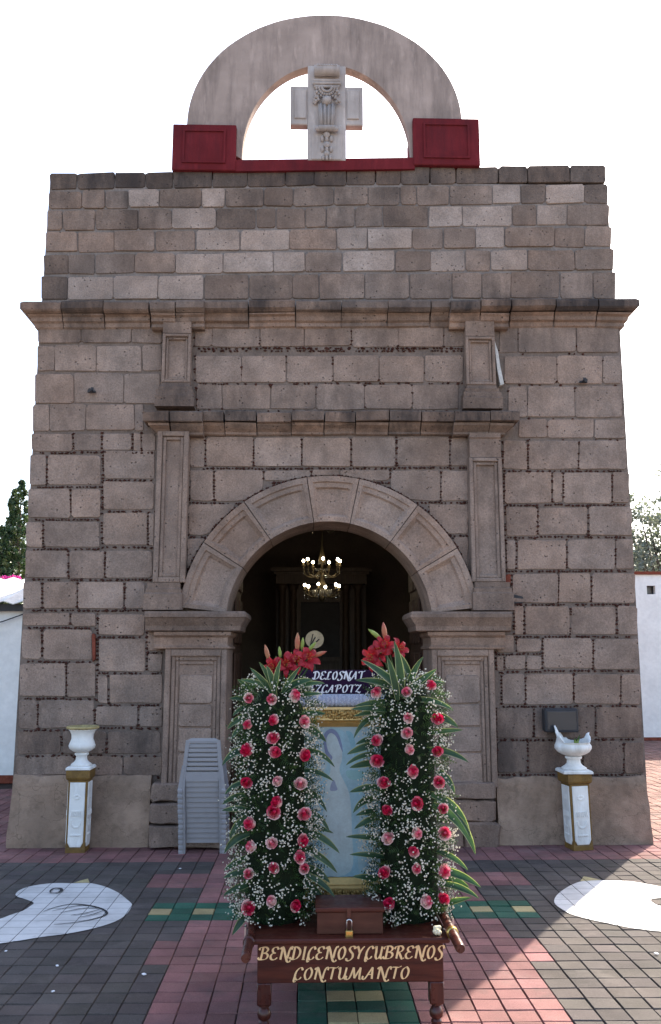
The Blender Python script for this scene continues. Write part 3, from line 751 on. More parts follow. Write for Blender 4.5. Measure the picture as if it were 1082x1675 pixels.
# imposts and door jambs
def jamb(xa, xb, side, px_slab):
    Y = -.11
    x0, x1 = P(xa, 1150, Y).x, P(xb, 1150, Y).x
    zt = P(540, 1062, Y).z; zb = P(540, 1290, Y).z
    c = tint(1.02, .03, .35)
    m = MB(); m.box(x0, x1, Y + .05, .46, zb, zt); jo = m.build('jamb', M_STONE, chapel, color=c)
    def frame(i, w_, y, nm, fb=True):
        m = MB(); a, b, c0, c1 = x0 + i, x1 - i, zb, zt - i * 1.1; ch = .008
        for (p, q, r_, s_) in ((a, a + w_, c0, c1), (b - w_, b, c0, c1), (a + w_ + .0005, b - w_ - .0005, c1 - w_ * 1.3, c1)):
            m.loft([[(p, Y + .06, r_), (q, Y + .06, r_), (q, Y + .06, s_), (p, Y + .06, s_)], [(p, y + ch, r_), (q, y + ch, r_), (q, y + ch, s_), (p, y + ch, s_)], [(p + ch, y, r_ + ch), (q - ch, y, r_ + ch), (q - ch, y, s_ - ch), (p + ch, y, s_ - ch)]])
        m.build(nm, M_STONE, jo, color=c)
    frame(0, .048, Y, 'outer_rim'); frame(.05, .035, Y + .022, 'middle_rim'); frame(.087, .03, Y + .036, 'inner_rim')
    # stones of the sunk panel
    pz = [P(540, y, Y).z for y in (1103, 1152, 1190, 1232, 1288)]
    for a, b in zip(pz, pz[1:]):
        stone([(x0 + .12, b), (x1 - .12, b), (x1 - .12, a), (x0 + .12, a)], 'panel_stone', .014, Y + .034, -.05, color=tint(srng.uniform(.9, 1.25), 0, .2), jit=.004, bev=.008)
    # neck and impost mouldings, returned into the doorway
    L, Rr = side == 'R', side == 'L'
    za = P(540, 1000, -.2).z; zc = P(540, 1033, -.2).z
    s0, s1 = P(px_slab[0], 1015, -.2).x, P(px_slab[1], 1015, -.2).x
    pr = [(0, zc - za), (.03, zc - za + .01), (.035, zc - za + .05), (.06, -.085), (.075, -.06), (.085, -.05), (.085, -.02), (.07, 0)]
    mould(s0 + (.085 if L else 0), s1 - (.085 if Rr else 0), pr, za, za, yb=.46, left=L, right=Rr, name='impost', base=.125, color=tint(.82, .03, .55))
    zn = zt + .002
    n0, n1 = (x0 - .10, x1) if side == 'L' else (x0, x1 + .10)
    mould(n0, n1, [(.012, 0), (.022, .006), (.022, .022), (.004, .03), (0, .045), (.004, zc - zn - .05), (.03, zc - zn - .03), (.035, zc - zn - .002)], zn, zn, yb=.46, left=L, right=Rr, name='impost_neck', base=.10, color=tint(.98, .08, .35))
jamb(268, 370, 'L', (237, 403)); jamb(708, 811, 'R', (672, 838))
# eroded footing stones under the jambs
for qd, yf, f in (((246, 302, 1282, 1312, 1280, 1314), -.15, 1.0), ((243, 318, 1315, 1348, 1314, 1350), -.19, .95), ((242, 372, 1352, 1388, 1352, 1389), -.22, .9), ((318, 372, 1290, 1350, 1290, 1350), -.14, .9),
               ((704, 813, 1281, 1308, 1281, 1308), -.15, .98), ((706, 812, 1309, 1345, 1309, 1345), -.135, .9), ((704, 760, 1346, 1390, 1346, 1390), -.18, .9), ((761, 820, 1346, 1390, 1346, 1390), -.165, .88)):
    stone(q4(*qd, Y=yf), 'footing_stone', .003, yf, .1, color=tint(f, .03, .4), jit=.008, bev=.02, step=.09)
# plinth left and right
def plinth(px0, px1, pyt, pyb, left, right, end):
    Y = -.08; a, b = P(px0, pyt, Y), P(px1, pyt, Y); m = MB(); nx, nz = 60, 14
    x0 = a.x; x1 = b.x
    front = []
    for k in range(nz + 1):
        t = k / nz; z = a.z * (1 - t)
        row = []
        for i in range(nx + 1):
            s_ = i / nx; fl = .016 * t + .012 * noise.noise(Vector((0, z * 5, 3 if left else 9)))
            xx = lerp(x0 - (fl if left else 0), x1 + (fl if right else 0), s_)
            y = -.062 - .045 * t + .020 * noise.noise(Vector((xx * 2.3, 1.7, z * 3))) + .011 * noise.noise(Vector((xx * 8, 4, z * 8)))
            if k == 0: y += .02
            row.append((xx, y, z + (.022 * noise.noise(Vector((xx * 3.1, 7, 1))) + .010 * noise.noise(Vector((xx * 11, 2, 1))) if k == 0 else 0)))
        front.append(row)
    rings = [[(p[0], .5 if (left or right) else .02, p[2]) if False else p for p in r] for r in front]
    n = nx + 1
    for r in front: m.v += [Vector(p) for p in r]
    for k in range(nz):
        for i in range(nx): p = k * n + i; m.f.append([p, p + n, p + n + 1, p + 1]); m.m.append(0)
    bk = len(m.v)
    for r in front: m.v += [Vector((r[0][0], .5, r[0][2])), Vector((r[-1][0], .5, r[-1][2]))]
    for k in range(nz):
        m.f.append([k * n, bk + 2 * k, bk + 2 * k + 2, (k + 1) * n]); m.m.append(0)
        m.f.append([k * n + nx, (k + 1) * n + nx, bk + 2 * k + 3, bk + 2 * k + 1]); m.m.append(0)
    m.f.append([*range(nx + 1), bk + 1, bk]); m.m.append(0)
    o = m.build('plinth', M_PLINTH, chapel); autosmooth(o, 50)
plinth(22, 247, 1270, 1376, True, False, 0); plinth(813, 1058, 1273, 1378, False, True, 0)

# --- arched belfry with cross on top of the wall
def redblock(xa, xb, ya, yb_):
    Y = -.06; p0 = P(xa, yb_, Y); p1 = P(xb, ya, Y)
    x0, x1, z0, z1 = p0.x, p1.x, p0.z - .02, p1.z
    m = MB(); m.box(x0, x1, Y, .46, z0, z1, 0, .008); o = m.build('parapet_block', M_RED, chapel)
    m = MB(); i = .07; w_ = .02; a, b, c0, c1 = x0 + .1, x1 - .1, z0 + .07, z1 - .06
    for (p, q, r_, s_) in ((a, a + w_, c0, c1), (b - w_, b, c0, c1), (a + w_, b - w_, c0, c0 + w_), (a + w_, b - w_, c1 - w_, c1)):
        m.box(p, q, Y - .014, Y + .01, r_, s_)
    m.build('raised_panel_rim', M_RED, o)
    return x0, x1, z0, z1
la = redblock(281, 387, 204, 274); rb_ = redblock(677, 784, 194, 266)
pa, pb = P(387, 262, -.04), P(677, 258, -.04)
m = MB(); m.loft([[(pa.x - .01, -.045, pa.z - .12), (pb.x + .01, -.045, pb.z - .12), (pb.x + .01, .45, pb.z - .12), (pa.x - .01, .45, pa.z - .12)], [(pa.x - .01, -.045, pa.z), (pb.x + .01, -.045, pb.z), (pb.x + .01, .45, pb.z), (pa.x - .01, .45, pa.z)]])
m.build('belfry_sill', M_RED, chapel)
oL, oR, oT = P(306, 204), P(756, 194), P(544, 25); iL, iR, iT = P(396, 262), P(673, 257), P(544, 106)
m = MB(); N = 48; cxo = (oL.x + oR.x) / 2; ao = (oR.x - oL.x) / 2; zo = (oL.z + oR.z) / 2 - .04; bo = oT.z - zo
cxi = (iL.x + iR.x) / 2; ai = (iR.x - iL.x) / 2; zi = (iL.z + iR.z) / 2 - .02; bi = iT.z - zi
rings = []
for i in range(N + 1):
    t = math.pi - math.pi * i / N; j = .006 * noise.noise(Vector((i * .4, 2, 0)))
    ox, oz = cxo + ao * math.cos(t), zo + (bo + j) * max(0, math.sin(t)) ** .96 + (t / math.pi - .5) * -.06
    kx, kz = cxi + ai * math.cos(t), zi + bi * max(0, math.sin(t)) ** .92
    if i in (0, N): kx = cxi + ai * math.cos(t); oz = zo - .02
    rings.append([(ox, 0, oz), (ox, .11, oz), (kx, .11, kz), (kx, 0, kz)])
m.loft(rings); belf = m.build('belfry_arch', M_ARCH, chapel); autosmooth(belf, 40)

Yc = -.05
def rect(x0, y0, x1, y1, Y): a, b = P(x0, y1, Y), P(x1, y0, Y); return a.x, b.x, a.z, b.z
vx0, vx1, vz0, vz1 = rect(503, 108, 566, 262, Yc); hx0, hx1, hz0, hz1 = rect(475, 142, 594, 203, Yc)
m = MB(); m.box(vx0, vx1, Yc, .05, vz0, vz1, 0, .008); m.box(hx0, vx0 + .002, Yc + .003, .047, hz0, hz1, 0, .008); m.box(vx1 - .002, hx1, Yc + .003, .047, hz0, hz1, 0, .008)
cross = m.build('cross', M_CROSS, chapel)
for a, b in ((hx0 + .04, vx0 - .012), (vx1 + .012, hx1 - .04)):
    m = MB(); m.box(a, b, Yc - .012, Yc + .02, hz0 + .06, hz1 - .045, 0, .006); m.build('arm_panel', M_CROSS, cross)
m = MB(); m.box(vx0 + .04, vx1 - .04, Yc - .010, Yc + .02, vz0 + .005, hz0 - .01, 0, .006); m.build('stem_panel', M_CROSS, cross)
# carved console down the middle of the cross
xm = (vx0 + vx1) / 2; u = (vz1 - vz0)
zat = lambda y: P(540, y, Yc - .08).z
m = MB(); wv = .125
pts = [(xm - wv, Yc - .045, zat(112)), (xm + wv, Yc - .045, zat(112))]
m.tube(pts, .052, 14)                                                 # upper roll
for i in range(9):                                                    # scale beads on the roll
    for k in range(3):
        m.ball((xm - wv + .03 + i * (2 * wv - .06) / 8 + (.012 if k % 2 else 0), Yc - .085 + .006 * k * k, zat(108) - k * .026), .016, 6, 4)
for k, (dz, hw, pj) in enumerate(((126, .13, .05), (131, .14, .062), (136, .125, .05))): m.tube([(xm - hw, Yc - pj * .5, zat(dz)), (xm + hw, Yc - pj * .5, zat(dz))], .016, 8)
for k, rr in enumerate((.095, .07, .045)):                            # hanging shell
    for i in range(11):
        a = math.pi + math.pi * i / 10; m.ball((xm + rr * math.cos(a) * 1.05, Yc - .04 - .012 * k, zat(141) + rr * math.sin(a)), .014, 6, 4)
m.ball((xm, Yc - .03, zat(160)), .05, 10, 6)
for sx in (-1, 1):                                                    # fruit clusters
    for i in range(14):
        m.ball((xm + sx * (.105 + rnd(-.025, .022)), Yc - .02 - rnd(.0, .03), zat(lerp(144, 164, rnd(0, 1)))), rnd(.013, .02), 6, 4)
m.build('carved_console', M_CROSS, cross, True)
m = MB(); z0_, z1_ = zat(205), zat(165)
m.loft([[(xm - .07, Yc - .055, z0_), (xm + .07, Yc - .055, z0_), (xm + .07, Yc + .01, z0_), (xm - .07, Yc + .01, z0_)], [(xm - .085, Yc - .03, z1_), (xm + .085, Yc - .03, z1_), (xm + .085, Yc + .01, z1_), (xm - .085, Yc + .01, z1_)]])
for i in range(4): x_ = xm - .048 + i * .032; m.tube([(x_, Yc - .062, z0_), (x_ * 1.0 + (x_ - xm) * .2, Yc - .036, z1_)], .010, 6)
m.tube([(xm - .08, Yc - .05, zat(207)), (xm + .08, Yc - .05, zat(207))], .032, 10)
for sx in (-1, 1): m.ball((xm + sx * .085, Yc - .05, zat(208)), .03, 8, 5)
for yy, s_ in ((219, 1), (236, .95), (250, .8)):                      # leaf and bell drops
    zc_ = zat(yy)
    m.ball((xm, Yc - .02, zc_ + .03), .035 * s_, 8, 5, 0, (1, .8, 1.1))
    for sx in (-1, 0, 1): m.ball((xm + sx * .045 * s_, Yc - .02, zc_ - .012), .026 * s_, 8, 5, 0, (.7, .7, 1.4))
m.build('carved_drop', M_CROSS, cross, True)

# --- nave behind the facade
m = MB(); nx_, ny, nz_ = 2.55, 7.0, 5.0
m.box(-nx_, -nx_ + .3, .56, ny, 0, nz_); m.box(nx_ - .3, nx_, .56, ny, 0, nz_); m.box(-nx_ + .3, nx_ - .3, ny - .3, ny, 0, nz_)
m.build('nave_wall', M_INWALL, chapel)
m = MB(); m.box(-nx_, nx_, .56, ny, nz_ + .002, nz_ + .2); m.build('nave_roof', M_INWALL, chapel)
m = MB(); m.box(-nx_ + .3, nx_ - .3, -.05, ny - .3, -.02, .012); m.build('nave_floor', mat_noisy('worn_nave_floor', (.10, .07, .055), .2, 5, 40, .5, .4, .1), chapel)
for sx in (-1, 1):
    xh = P(372, 1100).x if sx < 0 else P(704, 1100).x
    m = MB(); m.box(xh - (.06 if sx < 0 else 0), xh + (.06 if sx > 0 else 0), .50, 1.42, .015, 2.75); d = m.build('door', M_DOORWOOD, chapel)
    for k in range(5):
        zz0 = .12 + k * .53
        for yy in (.56, 1.0):
            m = MB(); xa = xh + (.002 if sx < 0 else -.022); m.box(xa, xa + .02, yy, yy + .36, zz0, zz0 + .44, 0, .008); m.build('door_panel', M_DOORWOOD, d)
# fittings on the wall
for (x, y, lab) in ((150, 640, 'small rusty metal spout on the left wall below the cornice'), (955, 624, 'small dark metal spout on the right wall below the cornice')):
    q = P(x, y, -.04); t = thing('wall_spout', q, lab, 'spout', 'metal spouts on the facade')
    m = MB(); m.tube([q, q + Vector((0, -.07, -.008))], .016, 8); m.build('pipe', M_BLACKBOX, t)
    m = MB(); m.box(q.x - .035, q.x + .035, q.y - .006, q.y + .02, q.z - .01, q.z + .006); m.box(q.x - .005, q.x + .02, q.y - .012, q.y - .003, q.z, q.z + .035); m.build('bracket', M_BLACKBOX, t)
x0, x1, z0, z1 = rect(892, 1159, 945, 1198, -.14)
t = thing('wall_floodlight', ((x0 + x1) / 2, -.05, z0), 'charcoal rectangular box fixed to wall behind the broken urn', 'wall box')
m = MB(); m.box(x0, x1, -.16, -.052, z0, z1, 0, .012); m.build('housing', M_BLACKBOX, t)
m = MB(); m.box(x0 + .02, x1 - .02, -.165, -.158, z0 + .02, z1 - .02, 0, .003); m.build('front_panel', mat_noisy('dark_glass', (.03, .03, .035), .1, 5, 50, .2, .5, 0), t)
m = MB(); m.box(x0 + .08, x1 - .08, -.06, -.02, z0 + .04, z1 - .04); m.build('mount', M_BLACKBOX, t)

# ================================================================== INSIDE: altarpiece, chandeliers
YA = 5.2
t = thing('altarpiece', (P(522, 1000, YA).x, YA, 0), 'dark columned altarpiece at the far end of the nave', 'altarpiece')
ex0, ex1, ez0, ez1 = rect(452, 930, 600, 955, YA - .2)
m = MB(); m.box(ex0, ex1, YA - .25, YA + .2, ez0, ez1 - .06); m.build('entablature', M_ALTAR, t)
m = MB(); m.box(ex0 - .07, ex1 + .07, YA - .34, YA + .2, ez1 - .058, ez1); m.box(ex0 - .03, ex1 + .03, YA - .29, YA + .2, ez1 - .09, ez1 - .06); m.build('cornice', M_ALTAR, t)
for xc in (462, 480, 566, 586):
    x_ = P(xc, 1000, YA - .15).x; m = MB(); m.lathe([(.07, 0), (.07, .5), (.055, .52), (.06, .6), (.055, 1.0), (.048, ez0 - .1), (.075, ez0 - .06), (.075, ez0)], (x_, YA - .14, 0), 14); m.build('column', M_ALTAR, t, True)
m = MB(); m.box(ex0, ex1, YA, YA + .2, 0, ez0); m.build('back_panel', M_ALTAR, t)
fx0, fx1, fz0, fz1 = rect(492, 985, 556, 1075, YA - .05)
m = MB()
for (p, q, r_, s_) in ((fx0 - .06, fx0, fz0 - .06, fz1 + .06), (fx1, fx1 + .06, fz0 - .06, fz1 + .06), (fx0, fx1, fz1, fz1 + .06), (fx0, fx1, fz0 - .06, fz0)): m.box(p, q, YA - .1, YA - .002, r_, s_)
m.build('niche_frame', M_ALTAR, t)
m = MB(); m.box(fx0, fx1, YA - .02, YA - .003, fz0, fz1); m.build('niche_back', M_BLACKBOX, t)
m = MB(); m.box(ex0 + .1, ex1 - .1, YA - .95, YA - .4, 0, 1.0); t2 = m.build('altar_table', M_ALTAR); tag(t2, 'dark altar table before the columned altarpiece', 'table')
q = P(515, 1046, .95); m = MB(); rings = []
for s_ in (0, 1):
    rings.append([(q.x + .088 * math.cos(2 * math.pi * j / 28) * 1.05, q.y + s_ * .012, q.z + .088 * math.sin(2 * math.pi * j / 28)) for j in range(28)])
m.loft(rings); fan = m.build('round_fan', mat_noisy('pale_straw', (.55, .43, .27), .2, 12, 60, .8, .2, .3)); tag(fan, 'pale round straw disc seen in the dark above the sign', 'disc')
for a, L in ((.5, .15), (.9, .12), (1.25, .13)):
    m = MB(); m.tube([(q.x - .045, q.y - .008, q.z - .07), (q.x - .045 + L * math.cos(a) * .7, q.y - .010, q.z - .07 + L * math.sin(a))], .005, 5); m.build('dark_stroke', M_BLACKBOX, fan)
m = MB(); m.tube([(q.x, q.y + .024, .012), (q.x, q.y + .024, q.z - .05)], .012, 8); m.build('stand', M_ALTAR, fan)

def chandelier(pxc, pyb, pyt, Y, lit, label, s=1.0):
    b = P(pxc, pyb, Y); h = P(pxc, pyt, Y).z - b.z; c = b
    t = thing('chandelier', (c.x, Y, b.z), label, 'chandelier')
    m = MB(); m.lathe([(.004, 0), (.03 * s, .02), (.05 * s, .06), (.02, .10), (.018, h * .3), (.05 * s, h * .36), (.02, h * .44), (.015, h * .7), (.045 * s, h * .78), (.02, h), (.008, h + .05), (.008, 4.99 - b.z)], (c.x, Y, b.z), 12); m.build('stem', M_OLDBRASS, t, True)
    m = MB(); m.lathe([(.09 * s, h * .10), (.12 * s, h * .16), (.13 * s, h * .22), (.10 * s, h * .24)], (c.x, Y, b.z), 16, 0, 8, .12, None, False); m.build('crystal_bowl', M_CRYSTAL, t, True)
    for n, rr, zz, zb in ((7, .235 * s, h * .78, h * .55), (6, .225 * s, h * .30, h * .16)):
        for i in range(n):
            a = 2 * math.pi * (i + .3) / n; dx, dy = math.cos(a), math.sin(a)
            pts = smooth_poly([(c.x + dx * .02, Y + dy * .02, b.z + zb + .05), (c.x + dx * rr * .45, Y + dy * rr * .45, b.z + zb - .04), (c.x + dx * rr * .9, Y + dy * rr * .9, b.z + zb - .01), (c.x + dx * rr, Y + dy * rr, b.z + zz - .05)], 4, False)
            m = MB(); m.tube(pts, .007, 6); e = pts[-1]; m.lathe([(.012, -.01), (.028, .0), (.02, .012), (.010, .02), (.010, .045)], e, 8); arm = m.build('arm', M_OLDBRASS, t, True)
            m = MB(); m.ball((e[0], e[1], e[2] + .062), .0165, 8, 6, 0, (1, 1, 1.25)); m.build('bulb', M_BULB if lit else M_CRYSTAL, arm, True)
            m = MB()
            for k in range(3): m.octa((e[0], e[1], e[2] - .03 - k * .03), .008, .008, .014)
            m.build('crystal_drop', M_CRYSTAL, arm)
    m = MB()
    for i in range(40):
        a = 2 * math.pi * i / 40
        for f in (0, .3, .6): m.octa((c.x + .11 * s * (1 - f) * math.cos(a), Y + .11 * s * (1 - f) * math.sin(a), b.z + h * (.5 + .4 * f)), .007, .007, .012)
    o = m.build('crystal_strand', M_CRYSTAL, t); o['kind'] = 'stuff'
    if lit:
        m = MB(); m.ball((c.x, Y, b.z + .035), .03, 8, 6); m.build('bulb', M_BULB, t, True)
chandelier(527, 985, 900, 2.9, True, 'lit two-tier brass and crystal chandelier hanging in the doorway')
chandelier(541, 873, 790, 1.5, False, 'unlit crystal chandelier partly hidden behind the top of the arch', 1.15)

# ================================================================== URNS ON PEDESTALS
def pedestal(pxl, pxr, pyt, pyb, lean, label):
    yf = -.31 if pxl < 500 else -.33
    x0, x1 = P(pxl, pyb, yf).x, P(pxr, pyb, yf).x; zt = P((pxl + pxr) / 2, pyt, yf).z; w_ = x1 - x0; c = Vector((0, 0, 0))
    t = thing('pedestal', ((x0 + x1) / 2, yf + w_ / 2, .002), label, 'pedestal', 'white and gold pedestals beside the door')
    o = org[t.name]; h = w_ / 2; tp = 1.04
    def L(m, nm, mt, sm=False):
        for q in m.v: q += o
        return m.build(nm, mt, t, sm)
    m = MB(); m.loft([[(-h * s_, -h * s_, z), (h * s_, -h * s_, z), (h * s_, h * s_, z), (-h * s_, h * s_, z)] for s_, z in ((1, 0), (1, .03), (.97, .04), (1.0, zt - .085))]); L(m, 'shaft', M_OCHRE)
    for ang in (0, 90, 180, 270):
        rt = Matrix.Rotation(R(ang), 3, 'Z'); m = MB(); i = .017
        zb_, ze = .045, zt - .10; hw = h - i
        oc = lambda y, k: [(-hw + .02 + k, y, zb_ + k), (hw - .02 - k, y, zb_ + k), (hw - k, y, zb_ + .035 + k), (hw - k, y, ze - k), (-hw + k, y, ze - k), (-hw + k, y, zb_ + .035 + k)]
        m.loft([oc(-h + .01, 0), oc(-h - .004, 0), oc(-h - .008, .006)])
        zm_ = (zb_ + ze) / 2
        for k in range(15): a = math.pi * k / 14; m.ball((hw * .6 * math.cos(math.pi + a), -h - .008, zm_ - .05 + .05 * -math.sin(a)), .011, 6, 4, 0, (1, .5, 1))
        for k in range(5): m.ball(((k - 2) * hw * .25, -h - .008, zm_ - .16), .014, 6, 4, 0, (1, .45, .8))
        for k in range(9): a = 2 * math.pi * k / 9; m.ball((hw * .34 * math.cos(a), -h - .008, zm_ + .14 + hw * .22 * math.sin(a)), .011, 6, 4, 0, (1, .45, 1))
        for k in range(7): m.tube([((k - 3) * hw * .2, -h - .009, zm_ + .03), ((k - 3) * hw * .24, -h - .009, zm_ - .01)], .006, 5)
        m.v = [rt @ q for q in m.v]; L(m, 'panel', M_URN)
    m = MB(); c_ = h * 1.22
    m.loft([[(-q, -q, z), (q, -q, z), (q, q, z), (-q, q, z)] for q, z in ((h * 1.0, zt - .084), (c_ * .95, zt - .075), (c_, zt - .06), (c_, zt - .006), (c_ - .006, zt))]); L(m, 'cap', M_OCHRE)
    t.rotation_euler = lean; return t, zt
ped_l, zl_ = pedestal(107, 139, 1260, 1386, (0, 0, 0), 'white pedestal with gold edges carrying the whole urn at left')
ped_r, zr_ = pedestal(936, 970, 1266, 1392, (0, R(-1.2), R(8)), 'white pedestal with gold edges carrying the broken urn at right')
def urn(ped, zt, hgt, broken, label):
    b = org[ped.name] + Vector((0 if not broken else -.013, 0, zt + .001)); k = hgt
    t = thing('urn', b, label, 'urn', 'white plaster urns')
    m = MB(); m.loft([[(b.x - q, b.y - q, b.z + z), (b.x + q, b.y - q, b.z + z), (b.x + q, b.y + q, b.z + z), (b.x - q, b.y + q, b.z + z)] for q, z in ((.118, 0), (.118, .018), (.105, .03))]); m.build('base_plate', M_URN, t)
    m = MB(); m.lathe([(.10, .03), (.098, .045), (.07, .065), (.055, .085), (.052, .12), (.066, .13), (.066, .145), (.05, .15)], b, 28); m.build('foot', M_URN, t, True)
    t.scale = (.86, .86, .88) if not broken else (1.06, 1.06, .90)
    if not broken:
        prof = [(.05, .15), (.085, .165), (.118, .19), (.126, .215), (.115, .245), (.102, .28), (.104, .32), (.122, .355), (.140, .37)]
        m = MB(); m.lathe(prof, b, 48, 0, 24, .05); m.build('bowl', M_URN, t, True)
        m = MB(); m.lathe([(.138, .368), (.155, .375), (.158, .388), (.150, .397), (.125, .397), (.11, .37)], b, 40); m.build('rim', M_URNRIM, t, True)
    else:
        def cut(a, r_, z):
            if z < .26: return z
            e = .255 + .155 * max(0, math.cos(a - 2.75)) ** 2.2 + .085 * max(0, math.cos(a - .15)) ** 6 + .012 * math.sin(9 * a) + .006 * math.sin(23 * a)
            return .26 + (z - .26) * max(.02, (e - .25)) / .16
        prof = [(.05, .15), (.09, .165), (.125, .19), (.142, .22), (.142, .245), (.132, .27), (.122, .31), (.128, .36), (.14, .42), (.128, .42), (.116, .36), (.11, .30), (.115, .26), (.10, .22)]
        m = MB(); m.lathe(prof, b, 64, 0, 28, .06, cut); m.build('broken_bowl', M_URN, t, True)
    return t, b
urn(ped_l, zl_, 1, False, 'whole white urn with yellowed rim on the left pedestal')
_, ub = urn(ped_r, zr_, 1, True, 'broken white urn with jagged rim on the right pedestal')
t = thing('weed_sprig', ub + Vector((.03, 0, .22)), 'small yellow green sprig growing in the broken urn', 'plant')
for i in range(9):
    a = rnd(0, 6.28); m = MB(); b = org[t.name]; L = rnd(.05, .11); d = Vector((math.cos(a) * .4, math.sin(a) * .4, 1)).normalized(); s_ = d.cross(Vector((0, 1, .2))).normalized() * .012
    m.add([b, b + d * L * .5 + s_, b + d * L, b + d * L * .5 - s_], [(0, 1, 2, 3)]); m.build('leaf', M_FERN2 if i % 3 else M_BUDGREEN, t)

# ================================================================== STACK OF SMALL PLASTIC CHAIRS
cb = G(330, 1400); cb.y += .0
def chair_meshes():
    out = []
    hw0, hw1 = .187, .15; H = .425; z0 = .085
    wx = lambda z: lerp(hw0, hw1, (z / H) ** 1.3) - .0
    # backrest: stiles, top rail, slats with open slots, solid lower panel
    m = MB()
    for sx in (-1, 1):
        rings = []
        for z in (.0, .08, .16, .24, .32, .385, .41):
            xo = wx(z); xi = xo - .034
            rings.append([(sx * xo, -.007, z), (sx * xi, -.007, z), (sx * xi, .004, z), (sx * xo, .004, z)][::sx])
        m.loft(rings)
    m.loft([[(-wx(.38) + .034, -.006, .385), (wx(.38) - .034, -.006, .385), (wx(.38) - .034, .004, .385), (-wx(.38) + .034, .004, .385)], [(-wx(.405) + .004, -.007, .405), (wx(.405) - .004, -.007, .405), (wx(.405) - .004, .004, .405), (-wx(.405) + .004, .004, .405)], [(-.105, -.003, .425), (.105, -.003, .425), (.105, .004, .425), (-.105, .004, .425)]])
    m.box(-.145, .145, -.004, .003, z0, .160)
    out.append(('back_frame', m, None))
    for k in range(6):
        m = MB(); zc = .161 + k * .036; hwk = wx(zc) - .036
        m.box(-hwk, hwk, -.004, .003, zc + .010, zc + .036, 0, .002); out.append(('slat', m, 0))
    m = MB(); m.box(-.15, .15, .03, .26, .21, .222, 0, .004); m.box(-.15, -.13, .03, .26, .19, .212); m.box(.13, .15, .03, .26, .19, .212); out.append(('seat', m, None))
    for sx in (-1, 1):
        for yy in (.0, .24):
            m = MB(); xo = sx * .192
            m.loft([[(xo - .018, yy - .016, 0), (xo + .018, yy - .016, 0), (xo + .018, yy + .018, 0), (xo - .018, yy + .018, 0)], [(xo - .02, yy - .017, .018), (xo + .02, yy - .017, .018), (xo + .02, yy + .019, .018), (xo - .02, yy + .019, .018)],
                    [(xo - .019, yy - .011, .03), (xo + .012, yy - .011, .03), (xo + .012, yy + .014, .03), (xo - .019, yy + .014, .03)], [(sx * .165 - .014, yy - .010, .21), (sx * .165 + .012, yy - .010, .21), (sx * .165 + .012, yy + .014, .21), (sx * .165 - .014, yy + .014, .21)]])
            out.append(('leg', m, None))
    return [(n, m.mesh(n, [M_CHAIR]), p) for n, m, p in out]
cm = chair_meshes(); NCH = 13
for i in range(NCH):
    # each chair nests a little forward of the one below
    ORD = ['', '', 'second', 'third', 'fourth', 'fifth', 'sixth', 'seventh']
    lb = 'topmost grey plastic chair of the stack by the door' if i == NCH - 1 else 'lowest grey plastic chair of the stack by the door' if i == 0 else 'grey plastic chair nested %s from the bottom of the stack' % ORD[i + 1] if i < 6 else 'grey plastic chair nested %s from the top of the stack' % ORD[NCH - i]
    loc = Vector((cb.x + srng.uniform(-.002, .002), cb.y + .08 - .013 * i, .042 * i))
    t = thing('stacking_chair', loc, lb, 'chair', 'grey stacked chairs')
    t.rotation_euler = (0, 0, srng.uniform(-.006, .006)); t.scale = (.92, 1, 1)
    fr = None
    for n, me, par in cm:
        if n == 'slat': o = place(me, n, loc, fr)
        else:
            o = place(me, n, loc, t)
            if n == 'back_frame': fr = o

# ================================================================== THE LITTER TABLE
YF = -3.715
tl, tr = P(413, 1536, YF), P(736, 1536, YF); cxc = (tl.x + tr.x) / 2; ZT = tl.z; W2 = (tr.x - tl.x) / 2; DEP = .78
litter = thing('litter_table', (cxc, YF + DEP / 2, 0), 'varnished mahogany processional table with gold lettering on its front board', 'table')
m = MB(); m.box(cxc - W2, cxc + W2, YF - .012, YF + DEP + .012, ZT - .022, ZT, 0, .006); m.build('table_top', M_CARTWOOD, litter)
pl_, pr_ = P(421, 1560, YF).x, P(726, 1560, YF).x; zpb = P(573, 1608, YF).z
m = MB(); m.box(pl_ + .001, pr_ - .001, YF + .004, YF + .028, zpb, ZT - .023, 0, .003); fb = m.build('front_board', M_CARTWOOD, litter)
m = MB(); m.box(pl_ + .001, pr_ - .001, YF + DEP - .028, YF + DEP - .004, zpb, ZT - .023, 0, .003); m.build('rear_board', M_CARTWOOD, litter)
for x_ in (pl_, pr_ - .024):
    m = MB(); m.box(x_, x_ + .024, YF + .03, YF + DEP - .03, zpb, ZT - .023); m.build('side_board', M_CARTWOOD, litter)
zl1 = P(573, 1645, YF).z
for x_ in (pl_ + .032, pr_ - .032):
    for y_ in (YF + .034, YF + DEP - .034):
        m = MB(); q = .031; m.box(x_ - q, x_ + q, y_ - q, y_ + q, zl1, zpb + .02 if False else zpb - .001, 0, .004)
        m.lathe([(.012, 0), (.02, .004), (.024, zl1 * .28), (.018, zl1 * .36), (.028, zl1 * .45), (.031, zl1 * .62), (.024, zl1 * .78), (.017, zl1 * .86), (.028, zl1 * .93), (.028, zl1 * .999)], (x_, y_, 0), 18)
        autosmooth(m.build('leg', M_LEGWOOD, litter), 40)
